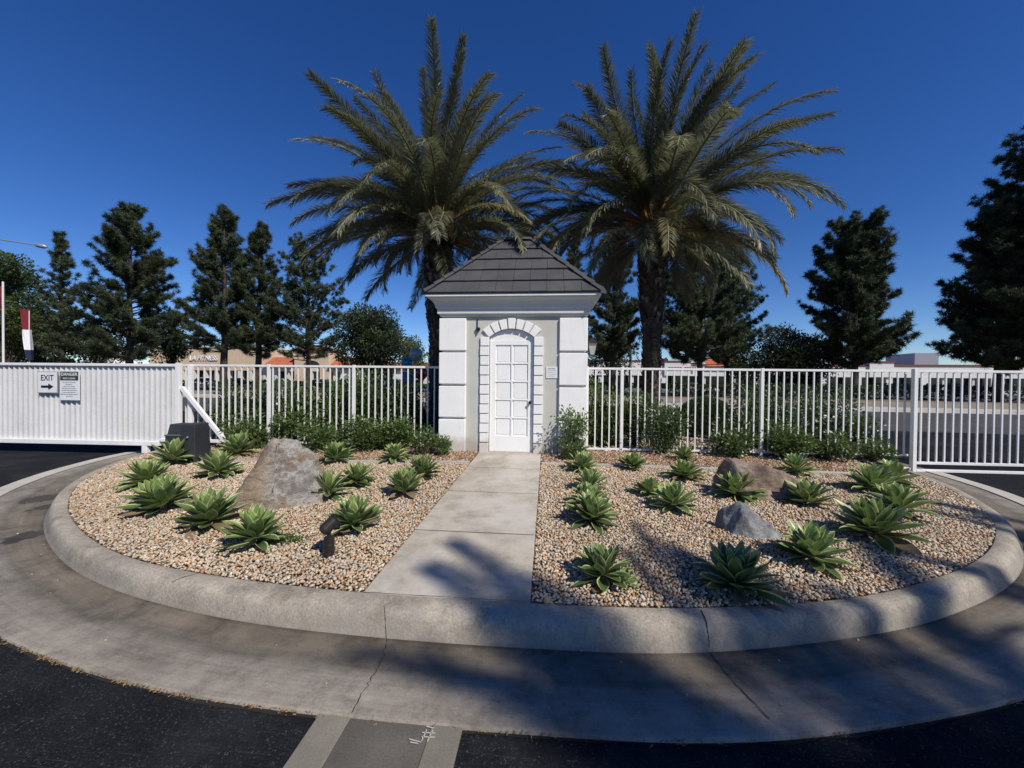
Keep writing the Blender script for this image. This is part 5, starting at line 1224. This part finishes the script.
# flags
def flag(px_pole,top,D,pts,label,polew):
    q=atd(px_pole,384,D); t=empty('flag',(q[0],q[1],0),0,label,'flag','flags on poles behind the corrugated gate'); zt=zz(px_pole,top,D)
    MB().tube([(0,0,0),(0,0,zt)],[polew,polew*.8],8).build('pole',M['farwhite'],t)
    V=[];nrow=len(pts)
    for (pa,pb,py) in pts:
        for k in range(6):
            s=k/5; P=atd(pa+(pb-pa)*s,py,D)-np.array([q[0],q[1],0]); P[1]+=.14*math.sin(s*6+py*.05)-.1; V.append(tuple(P))
    Fs=[];mi=[]
    b=MB()
    for r_ in range(nrow-1):
        t_=r_/(nrow-1); b.mi=0 if t_<.36 else (1 if t_<.72 else 2)
        n0=r_*6
        b.add([V[n0+k] for k in range(12)],[(k,k+1,k+7,k+6) for k in range(5)])
    b.build('cloth',[M['fl_red'],M['fl_white'],M['fl_navy']],t,fix=False)
flag(3.5,282,20,[(-9+i*.15,1.2-(.4 if i>5 else 0),286+i*7) for i in range(11)],'white flagpole with a red, white and navy flag at the left edge of the photo',.05)
flag(29.5,311,23,[(23.5+i*.75,31+i*.62,310+i*5.0) for i in range(11)],'slack red, white and navy flag curling beside a thin pole left of the gate signs',.028)
# balloons
def mball(name,c):
    m,nt,p,L=newmat(name); p.inputs['Base Color'].default_value=(*c,1); p.inputs['Roughness'].default_value=.12; p.inputs['Coat Weight'].default_value=.4
    n=noise(nt,nt.nodes.new('ShaderNodeTexCoord').outputs['Object'],3,3); L(mixc(nt,ramp(nt,n,[(.3,(0,0,0)),(.7,(.35,)*3)]),c,tuple(min(1,x*1.6) for x in c)),p.inputs['Base Color']); return m
bs=[(416,354,.215,mball('pearl_balloon',(.30,.32,.36)),'pale translucent balloon, topmost of the bunch'),(407,363,.19,mball('teal_balloon',(.01,.17,.30)),'teal blue balloon just below the pale one, upper of the two'),(408,379,.20,mball('blue_balloon',(.01,.13,.26)),'deep blue balloon at the bottom left of the bunch'),(421,373,.22,mball('red_balloon',(.16,.008,.012)),'dark red balloon beside the palm trunk')]
for px,py,r_,m_,lab in bs:
    D=12.6; q=atd(px,py,D); t=empty('balloon',tuple(q),0,lab,'balloon','balloons behind the left fence')
    bm=bmesh.new(); bmesh.ops.create_uvsphere(bm,u_segments=24,v_segments=16,radius=r_)
    for v in bm.verts:
        if v.co.z<0: v.co.x*=1-.18*(-v.co.z/r_)**2; v.co.y*=1-.18*(-v.co.z/r_)**2; v.co.z*=1.12
    for f in bm.faces: f.smooth=True
    me=bpy.data.meshes.new('skin'); bm.to_mesh(me); bm.free(); me.materials.append(m_); link('skin',me,t)
    MB().tube([(0,0,-r_*1.1),(0,0,-r_*1.2)],[.012,.02],8).build('knot',m_,t); MB().tube([(0,0,-r_*1.2),(.03,0,-q[2]*.5),(0,0,.28-q[2])],.003,4).build('string',M['signwhite'],t)
# navy banner sign
D=12.8; A=atd(365,378,D);B=atd(393,398,D); c=(A+B)/2; w_=B[0]-A[0]; h_=A[2]-B[2]
t=empty('navy_banner',(c[0],c[1],c[2]),rad(4),'navy blue sign board with a pale round emblem behind the left fence shrubs','sign')
MB().box(-w_/2,w_/2,-.02,.02,-h_/2,h_/2).build('panel',M['navy'],t)
for x in (-w_/2+.03,w_/2-.03): MB().box(x-.015,x+.015,-.015,.015,-c[2]+.2,-h_/2).build('leg',M['metalgrey'],t)
b=MB(); ring=[(.14*math.cos(a),.14*math.sin(a)+.06) for a in np.linspace(0,2*PI,19)]
b.tube([(x-.05,-.024,z) for x,z in ring],.009,5,cap=False); b.tube([(.07*math.cos(a)-.05,-.024,.07*math.sin(a)+.06) for a in np.linspace(0,4.5,12)],.008,5); b.build('emblem',M['lightprint'],t)
b=MB(); 
for i in range(7): b.box(-.22+i*.055,-.185+i*.055,-.024,-.021,-.2,-.15)
b.build('print',M['lightprint'],t)
# white folding table near the balloons
A=atd(393,389,13);B=atd(427,389,13); c=(A+B)/2; w_=B[0]-A[0]; t=empty('folding_table',(c[0],c[1],.24),rad(3),'white folding table behind the left fence under the balloons','table')
zt=A[2]-.24; MB().box(-w_/2,w_/2,-.35,.35,zt-.04,zt).build('table_top',M['signwhite'],t,bevel=.01)
for x in (-w_/2+.1,w_/2-.1): 
    for y in (-.28,.28): MB().box(x-.015,x+.015,y-.015,y+.015,0,zt-.041).build('leg',M['metalgrey'],t)
